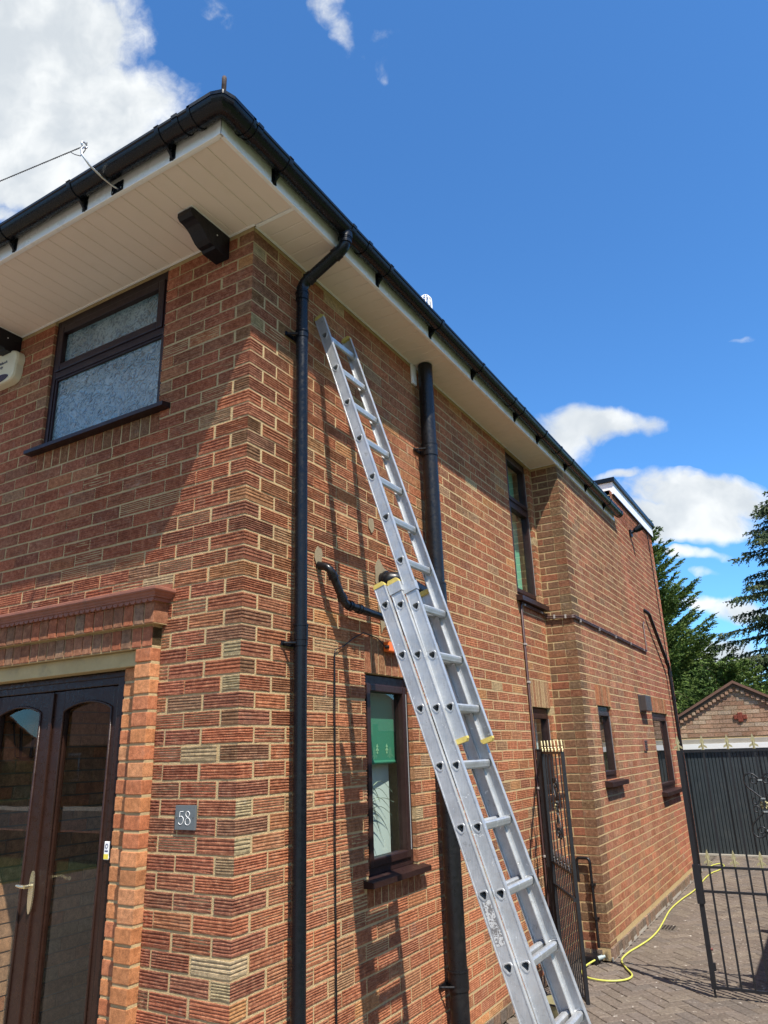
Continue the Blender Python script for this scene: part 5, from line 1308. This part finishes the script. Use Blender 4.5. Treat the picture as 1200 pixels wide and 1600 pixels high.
def gate(name, label, hinge, free, nfull, spike_s, top=1.66):
    H = Vector((*hinge, 0)); E = Vector((*free, 0)); D = E-H; Wd = D.length; R = D.normalized(); N_ = Vector((-R.y, R.x, 0))
    t = thing(name, label, 'gate', tuple(H), 'black iron driveway gate leaves')
    Q = lambda a, z, d=0: H+R*a+Vector((0, 0, z))+N_*d
    def bar(mb, a0, z0, a1, z1, w): 
        # square bar
        p, q = Q(a0, z0), Q(a1, z1); ax = (q-p).normalized()
        if abs(ax.z) > .9: s1, s2 = R*w/2, N_*w/2
        else: s1, s2 = Vector((0, 0, w/2)), N_*w/2
        V = [p+s1+s2, p-s1+s2, p-s1-s2, p+s1-s2, q+s1+s2, q-s1+s2, q-s1-s2, q+s1-s2]
        mb.add(V, [(0, 1, 2, 3), (4, 7, 6, 5)]+[(i, 4+i, 4+(i+1) % 4, (i+1) % 4) for i in range(4)])
    for a in (0.0, Wd):
        m_ = MB(); bar(m_, a, .055, a, top+.008, .032 if top < 1.67 else .024); m_.build('stile', M['iron'], t)
    for z_, w in ((top, .018), (.845, .016), (.682, .016), (.066, .018)):
        m_ = MB(); bar(m_, .012, z_, Wd-.012, z_, w); m_.build('rail', M['iron'], t)
    sp = Wd/(nfull+1)
    for i in range(nfull+2):
        a = i*sp
        if 0 < i <= nfull:
            m_ = MB(); bar(m_, a, .074, a, top-.006, .013 if top < 1.67 else .009); m_.build('bar', M['iron'], t)
        m_ = MB(); fleur(m_, Q(a, top+.008), spike_s, R); m_.build('finial', M['gold'], t)
        if i <= nfull:
            am = a+sp/2
            m_ = MB(); bar(m_, am, .074, am, .839, .013 if top < 1.67 else .009); m_.build('short_bar', M['iron'], t)
            m_ = MB(); fleur(m_, Q(am, .854), spike_s, R); m_.build('finial', M['gold'] if spike_s > .9 else M['iron'], t)
    # two hearts back to back with a gold rosette
    ac = round((Wd/2)/sp)*sp; k = min(1.0, Wd/1.05)
    m_ = MB()
    for s_ in (1, -1):
        for up in (1, -1):
            hy = lambda z_: 1.275+up*z_
            pts = [(0.005, .045), (.05, .085), (.095, .13), (.108, .18), (.085, .215), (.045, .215), (.010, .185)]
            pts2 = [(s_*a*k, z_) for a, z_ in pts]; crp = cr(pts2, 4)
            m_.tube([Q(ac+a, hy(z_), .0) for a, z_ in crp], .0055, 6)
            m_.tube([Q(ac+s_*k*(.045+.030*math.cos(q_*.45+2.6)*(1-.03*q_)), hy(.172+.028*math.sin(q_*.45+2.6)*(1-.03*q_)), .0) for q_ in range(16)], .0045, 6)
        for dz in (.028, -.028):
            m_.tube([Q(ac+s_*k*(.055+.020*math.cos(q_*.5+3.0)), 1.275+dz+.022*math.sin(q_*.5+3.0)*(1 if dz > 0 else -1), .0) for q_ in range(11)], .0042, 6)
    m_.build('scrollwork', M['iron'], t)
    m_ = MB(); c = Q(ac, 1.275, -.012)
    for i in range(7):
        a = i/7*2*math.pi; p = c+R*.020*math.cos(a)*k+Vector((0, 0, .022*math.sin(a))); m_.tube([p-N_*.006, p+N_*.0, p+N_*.005], [.004, .012, .006], 8)
    m_.tube([c-N_*.012, c-N_*.004, c], [.004, .010, .008], 8)
    m_.build('rosette', M['gold'], t)
    for z_ in (1.275+.172, 1.275-.172, 1.275+.045, 1.275-.045):
        m_ = MB(); m_.add([Q(ac-.014, z_-.005, -.010), Q(ac+.014, z_-.005, -.010), Q(ac+.014, z_+.005, -.010), Q(ac-.014, z_+.005, -.010), Q(ac-.014, z_-.005, .010), Q(ac+.014, z_-.005, .010), Q(ac+.014, z_+.005, .010), Q(ac-.014, z_+.005, .010)], [(0, 1, 2, 3), (4, 7, 6, 5), (0, 4, 5, 1), (1, 5, 6, 2), (2, 6, 7, 3), (3, 7, 4, 0)])
        m_.build('collar', M['galv'], t)
    return t, Q, bar, Wd
tR, QR, barR, WR = gate('iron_gate', 'closed black iron gate leaf with gold spikes in front of the grey garage door', (2.235, 3.82), (1.165, 3.79), 5, .92)
m_ = MB(); barR(m_, WR+.001, -.008, WR+.001, .30, .014); m_.build('drop_bolt', M['iron'], tR)
m_ = MB(); barR(m_, WR+.0, .60, WR+.0, .86, .05); m_.build('latch_plate', M['iron'], tR)
m_ = MB(); barR(m_, WR-.022, .17, WR-.022, .22, .02); m_.build('latch_plate', M['iron'], tR)
m_ = MB(); m_.tube([QR(WR-.03, .305), QR(WR-.012, .305)], .009, 8); m_.build('knob', simple('red_brown_knob', (.16, .05, .04), .5), tR)
tL, QL, barL, WL = gate('iron_gate', 'black iron gate leaf with gold spikes folded open against the house wall', (.085, 3.72), (.452, 3.10), 5, .72, 1.682)
m_ = MB(); m_.tube([QL(WL*.45, .70, -.03), QL(WL*.98, .70, -.03)], .009, 8); m_.tube([QL(WL*.98, .70, -.03), QL(WL*1.08, .70, -.03)], .012, 8); m_.build('slide_bolt', M['iron'], tL)
for (x_, y_, lab) in ((.055, 3.745, 'black iron gate post against the side wall'), (2.275, 3.825, 'black iron gate post by the boundary fence')):
    m_ = MB(); m_.box((x_-.025, y_-.025, -.01), (x_+.025, y_+.025, 1.70), bev=.003); m_.box((x_-.03, y_-.03, 1.7), (x_+.03, y_+.03, 1.712), bev=.003)
    tag(m_.build('gate_post', M['iron']), lab, 'gate post', 'gate posts')

# boundary fence on the driveway side
FE = thing('boundary_fence', 'brown timber boundary fence along the driveway', 'fence', (2.42, 3.42, 0))
y = 3.42
while y < 15.5:
    m_ = MB(); m_.box((2.40, y, 0), (2.50, y+.10, 2.05)); m_.build('post', M['fence'], FE)
    for i in range(13):
        m_ = MB(); m_.box((2.425, y+.101, .06+i*.145), (2.445, y+1.80, .06+i*.145+.155)); m_.build('slat', M['fence'], FE)
    y += 1.80

# ------------------------------------------------------------------ garage
GA = thing('brick_garage', 'brick garage with a gabled roof and a dark grey ribbed door', 'garage', (.95, 11.3, 0))
gx0, gx1, gy = -.50, 2.38, 11.05; gc = .955; gpit = .545; gap = 2.585
zt_at = lambda x_: gap-abs(x_-gc)*gpit
dx0, dx1, dzt = -.22, 2.12, 1.625
m_ = MB()
m_.prism([(gx0, gy+.008, 1.76), (gx1, gy+.008, 1.76), (gx1, gy+.008, zt_at(gx1)), (gc, gy+.008, gap), (gx0, gy+.008, zt_at(gx0))], (0, .2, 0))
m_.box((gx0, gy+.008, 0), (dx0-.02, gy+.2, 1.76)); m_.box((dx1+.02, gy+.008, 0), (gx1, gy+.2, 1.76)); m_.box((gx0, gy+.2, 0), (gx0+.2, gy+5, 1.9)); m_.box((gx1-.2, gy+.2, 0), (gx1, gy+5, 1.9)); m_.box((gx0, gy+5, 0), (gx1, gy+5.2, 1.9))
GW_ = m_.build('wall', M['mortar'], GA)
cnt = 0; Vg = MB(); singles = []
for k in range(0, 38):
    zb = .004+k*.0690; zt = zb+.0595
    if zb > gap: break
    u = gx0-(.10 if k % 2 else 0)
    while u < gx1:
        a, b = max(u+.004, gx0), min(u+.204, gx1); u += .208
        hw = (gap-zt)/gpit; a2, b2 = max(a, gc-hw), min(b, gc+hw)
        rs = [(a2, b2)]
        if zb < 1.77: rs = [(a2, min(b2, dx0-.02)), (max(a2, dx1+.02), b2)]
        for (a3, b3) in rs:
            if b3-a3 < .03: continue
            if abs((a3+b3)/2-gc) < .11 and 2.02 < zb+.03 < 2.19: pass
            col = pick('gar'); singles.append((a3, b3, zb, zt, col))
def gsc(s_):
    q = px_of(((s_[0]+s_[1])/2, gy, s_[2])); return (s_[1]-s_[0]) if q and -5 < q[0] < 1205 and q[1] > 1050 and s_[0] > -.1 else 0
singles.sort(key=lambda s_: -gsc(s_)); jm = MB()
for i, (a, b, z0_, z1_, col) in enumerate(singles):
    pr = random.uniform(-.002, .002)
    if i < 220 and gsc(singles[i]) > 0:
        m_ = MB(); m_.box((a, gy+pr, z0_), (b, gy+.09, z1_), bev=0); o = m_.build('brick', M['smooth_o'], GW_); o.color = col
    else: jm.box((a, gy+pr, z0_), (b, gy+.09, z1_), col=col)
o = jm.build('brick', M['smooth_a'], GW_, attr=True); o['kind'] = 'stuff'
# red cross of proud bricks
for (a, b, c, d) in ((gc-.036+.02, 2.018, gc+.036+.02, 2.162), (gc-.098+.02, 2.056, gc-.040+.02, 2.124), (gc+.040+.02, 2.056, gc+.098+.02, 2.124)):
    m_ = MB(); m_.box((a, gy-.020, b), (c, gy+.02, d), bev=.003); o = m_.build('cross_brick', M['smooth_o'], GW_); o.color = (.21, .052, .036, 1)
# bargeboards and roof
for s_ in (-1, 1):
    e = gc+s_*(1.62); P_ = [(gc, gy-.06, gap+.045), (e, gy-.06, gap+.045-1.62*gpit), (e, gy-.06, gap+.085-1.62*gpit), (gc, gy-.06, gap+.09)]
    m_ = MB(); m_.prism(P_, (0, 5.4, 0)); m_.build('roof', M['rooftile'], GA)
    P_ = [(gc, gy-.035, gap-.01), (e, gy-.035, gap-.01-1.62*gpit), (e, gy-.035, gap+.044-1.62*gpit), (gc, gy-.035, gap+.044)]
    m_ = MB(); m_.prism(P_, (0, .035, 0)); m_.build('bargeboard', simple('weathered_barge%d' % s_, (.10, .075, .05), .85, var=.3), GA)
for i in range(22):
    for s_ in (-1, 1):
        xx = gc+s_*(.05+i*.07); zz = zt_at(xx)
        m_ = MB(); m_.box((xx-.025, gy-.01, zz-.062), (xx+.025, gy-.034, zz-.016)); o = m_.build('verge_brick', M['smooth_o'], GW_); o.color = pick('gar')
m_ = MB(); m_.box((dx0-.04, gy-.006, 1.692), (dx1+.04, gy+.04, 1.765), bev=.004); m_.build('lintel', M['concrete'], GA)
m_ = MB(); m_.box((dx0-.02, gy-.022, 1.606), (dx1+.02, gy+.05, 1.690), bev=.003); m_.build('door_head', M['white'], GA)
m_ = MB(); m_.box((dx0-.019, gy+.05, .01), (dx1+.019, gy+.06, 1.634)); GD = m_.build('garage_door', M['grey_ms'], GA)
i = 0; x_ = dx0
while x_ < dx1-.02:
    w = .054; m_ = MB(); x0_, x1_ = x_+.002, min(x_+w, dx1)
    m_.prism([(x0_, gy+.049, .02), (x0_+.003, gy+.030, .02), (x1_-.009, gy+.030, .02), (x1_-.006, gy+.049, .02)], (0, 0, 1.58)); m_.build('panel', M['grey_ms'], GD)
    if i % 5 == 4:
        m_ = MB(); m_.box((x1_-.006, gy+.022, .02), (x1_+.004, gy+.045, 1.60)); m_.build('rib', M['iron'], GD)
    x_ += w+(.004 if i % 5 == 4 else 0); i += 1
m_ = MB(); m_.box((dx0-.1, gy-.02, -.01), (dx1+.1, gy+.3, .022), bev=.004); m_.build('threshold', M['concrete'], GA)

# ------------------------------------------------------------------ trees
def arr_mesh(name, V, F, mt, parent):
    me = bpy.data.meshes.new(name); me.vertices.add(len(V)); me.vertices.foreach_set('co', np.asarray(V, dtype=np.float32).ravel())
    F = np.asarray(F, dtype=np.int32); k = F.shape[1]
    me.loops.add(F.size); me.loops.foreach_set('vertex_index', F.ravel()); me.polygons.add(len(F)); me.polygons.foreach_set('loop_start', np.arange(0, F.size, k, dtype=np.int32))
    me.update(calc_edges=True); me.validate(); return link(name, me, parent, mt)
def conifer(label, name, x0, y0, H, R0, kind, seed, mt, lo=.8):
    rng = np.random.default_rng(seed); t = thing(name, label, 'tree', (x0, y0, 0))
    m_ = MB(); m_.tube([(x0, y0, -.05), (x0+.05, y0, H*.5), (x0, y0, H*.97)], [.22, .14, .02], 10); m_.build('trunk', M['bark'], t)
    LV = []; br = MB(); z = lo; nb = 0
    cen = []; dirs = []; sizes = []
    while z < H*.985:
        fr_ = (H-z)/H; nbr = 8 if kind == 'spruce' else 11
        for b in range(nbr):
            az = rng.uniform(0, 2*np.pi); Lb = R0*(fr_**(.75 if kind == 'spruce' else .62))*rng.uniform(.62, 1.12)+.12
            up = (-.08+.35*(1-fr_)) if kind == 'spruce' else .55
            drop = .42 if kind == 'spruce' else -.10
            n = max(4, int(Lb/.13)); pts = []
            for i in range(n+1):
                s = i/n; r = Lb*s; zz = z+up*r-drop*r*s*.8+(.28*s**3*Lb*.5 if kind == 'spruce' else 0)
                pts.append(np.array([x0+np.cos(az)*r, y0+np.sin(az)*r, zz]))
            br.tube([tuple(p) for p in pts[::2] if True] if len(pts[::2]) > 1 else [tuple(pts[0]), tuple(pts[-1])], [max(.006, .03*(1-i/max(1, len(pts[::2])-1))) for i in range(len(pts[::2]))] if len(pts[::2]) > 1 else .01, 4, cap=False)
            out = np.array([np.cos(az), np.sin(az), 0]); side = np.array([-np.sin(az), np.cos(az), 0])
            for i in range(1, n+1):
                s = i/n
                if s < .18: continue
                nt = 5 if kind == "spruce" else 6
                for q in range(nt):
                    sd_ = (-1)**q; wl = Lb*.26*(1.08-s*.75)*rng.uniform(.5, 1.2)+.10
                    if kind == 'spruce': d = out*rng.uniform(.2, .7)+side*sd_*rng.uniform(.3, .9)+np.array([0, 0, rng.uniform(-.95, -.05)])
                    else: d = out*rng.uniform(.6, 1.1)+side*sd_*rng.uniform(.2, .8)+np.array([0, 0, rng.uniform(.0, .55)])
                    d /= np.linalg.norm(d); m = max(3, int(wl/.045))
                    for j in range(m):
                        c = pts[i]+d*wl*(j+.5)/m+rng.normal(0, .010, 3)
                        cen.append(c); dirs.append(d+rng.normal(0, .45, 3)); sizes.append(rng.uniform(.045, .095)*(1.1-.4*j/m))
        z += (.30 if kind == 'spruce' else .24)*rng.uniform(.7, 1.25)*(.6+.6*fr_)
    br.build('branch', M['bark'], t, fix=False)
    cen = np.array(cen); dirs = np.array(dirs); sizes = np.array(sizes)[:, None]
    dirs /= np.linalg.norm(dirs, axis=1)[:, None]; rv = rng.normal(0, 1, cen.shape); sd_ = np.cross(dirs, rv); sd_ /= np.linalg.norm(sd_, axis=1)[:, None]
    up_ = np.cross(dirs, sd_)
    a = cen-dirs*sizes*.5-sd_*sizes*.30; b = cen-dirs*sizes*.3+sd_*sizes*.32; c = cen+dirs*sizes*1.0+up_*sizes*.1
    a2 = cen-dirs*sizes*.4-up_*sizes*.30; b2 = cen-dirs*sizes*.3+up_*sizes*.30; c2 = cen+dirs*sizes*.85+sd_*sizes*.15
    V = np.stack([a, b, c, a2, b2, c2], axis=1).reshape(-1, 3); F = np.arange(len(V)).reshape(-1, 3)
    arr_mesh('crown', V, F, mt, t); return len(F)
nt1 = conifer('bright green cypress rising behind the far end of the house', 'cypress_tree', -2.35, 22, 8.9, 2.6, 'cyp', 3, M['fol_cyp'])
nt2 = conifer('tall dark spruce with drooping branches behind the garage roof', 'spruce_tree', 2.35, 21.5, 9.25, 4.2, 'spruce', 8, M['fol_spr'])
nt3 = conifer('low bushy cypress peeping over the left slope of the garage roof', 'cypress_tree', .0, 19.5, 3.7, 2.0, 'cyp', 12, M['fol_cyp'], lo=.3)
print('leaf tris', nt1, nt2, nt3)

# ------------------------------------------------------------------ across the road (seen in the door glass)
def bungalow(x, y, w, d, h, rot, label, brick=(.22, .09, .055)):
    t = thing('bungalow', label, 'house', (x, y, 0)); cR, sR = math.cos(rot), math.sin(rot)
    P_ = lambda a, b, z_: (x+a*cR-b*sR, y+a*sR+b*cR, z_)
    bm_ = simple('bungalow_brick', brick, .9, var=.3, scale=12)
    m_ = MB(); pts = [(-w/2, -d/2), (w/2, -d/2), (w/2, d/2), (-w/2, d/2)]
    m_.add([P_(a, b, 0) for a, b in pts]+[P_(a, b, h) for a, b in pts]+[P_(-w/2, 0, h+d*.33), P_(w/2, 0, h+d*.33)], [(0, 1, 5, 4), (2, 3, 7, 6), (1, 2, 6, 9, 5), (3, 0, 4, 8, 7)]); m_.build('wall', bm_, t)
    m_ = MB(); e = .4; k = .66
    for s_ in (-1, 1):
        q = [P_(-w/2-e, s_*(d/2+e), h-e*k), P_(w/2+e, s_*(d/2+e), h-e*k), P_(w/2+e, 0, h+d*.33+.05), P_(-w/2-e, 0, h+d*.33+.05)]
        m_.prism(q, (0, 0, .1))
    m_.build('roof', M['rooftile'], t)
    m_ = MB(); c = P_(w*.2, .3, 0); m_.box((c[0]-.4, c[1]-.4, h+.5), (c[0]+.4, c[1]+.4, h+d*.33+1.1)); m_.build('chimney', bm_, t)
    for a in (-w*.3, w*.1, w*.35):
        for s_ in (-1, 1):
            m_ = MB(); q = [P_(a-.7, s_*(d/2+.02), .95), P_(a+.7, s_*(d/2+.02), .95), P_(a+.7, s_*(d/2+.02), 2.1), P_(a-.7, s_*(d/2+.02), 2.1)]; off = (-sR*s_*.03, cR*s_*.03, 0); m_.prism(q, off); wnd = m_.build('window', M['white'], t)
            q = [P_(a-.62, s_*(d/2+.06), 1.03), P_(a+.62, s_*(d/2+.06), 1.03), P_(a+.62, s_*(d/2+.06), 2.02), P_(a-.62, s_*(d/2+.06), 2.02)]; m_ = MB(); m_.add(q, [(0, 1, 2, 3)]); m_.build('pane', M['dark'], wnd)
bungalow(-24, -24, 13, 8, 2.6, 0, 'brown roofed bungalow across the road')
bungalow(-42, -20, 12, 8, 2.6, 0, 'second bungalow further along the road')
bungalow(-6, -25, 12, 8, 2.7, 0, 'bungalow directly across the road from the front door', (.25, .11, .07))
bungalow(16, 10, 30, 8, 2.6, math.pi/2, 'neighbouring bungalow beyond the driveway fence', (.24, .10, .06))
m_ = MB(); m_.box((-40, -7.4, 0), (-3.2, -7.15, .45)); 
tag(m_.build('garden_wall', simple('garden_wall_brick', (.25, .10, .06), .9, var=.35, scale=20)), 'low red brick garden wall along the pavement', 'wall')
hg = np.random.default_rng(4)
for (hx, hy, hw_, hh, lab) in ((-19, -19.2, 3.0, 1.3, 'clipped hedge in front of the bungalow across the road'), (-31, -19.3, 4.0, 1.6, 'taller hedge further along the far pavement')):
    N_ = 9000; c = np.stack([hx+hg.uniform(-hw_, hw_, N_), hy+hg.uniform(-.5, .5, N_), hg.uniform(.02, 1, N_)**.6*hh*(1+.1*hg.normal(0, 1, N_))], 1)
    d1 = hg.normal(0, .07, (N_, 3)); d2 = hg.normal(0, .07, (N_, 3)); V = np.stack([c, c+d1, c+d2], 1).reshape(-1, 3)
    tag(arr_mesh('hedge', V, np.arange(len(V)).reshape(-1, 3), M['hedge'], None), lab, 'hedge')
gd_ = MB(); gd_.box((-21.6, -19.96, .02), (-19.2, -19.90, 2.1)); tag(gd_.build('white_garage_door', M['white']), 'white up and over garage door across the road', 'door')
S.render.engine = 'CYCLES'
S.cycles.max_bounces = 8; S.cycles.transparent_max_bounces = 12
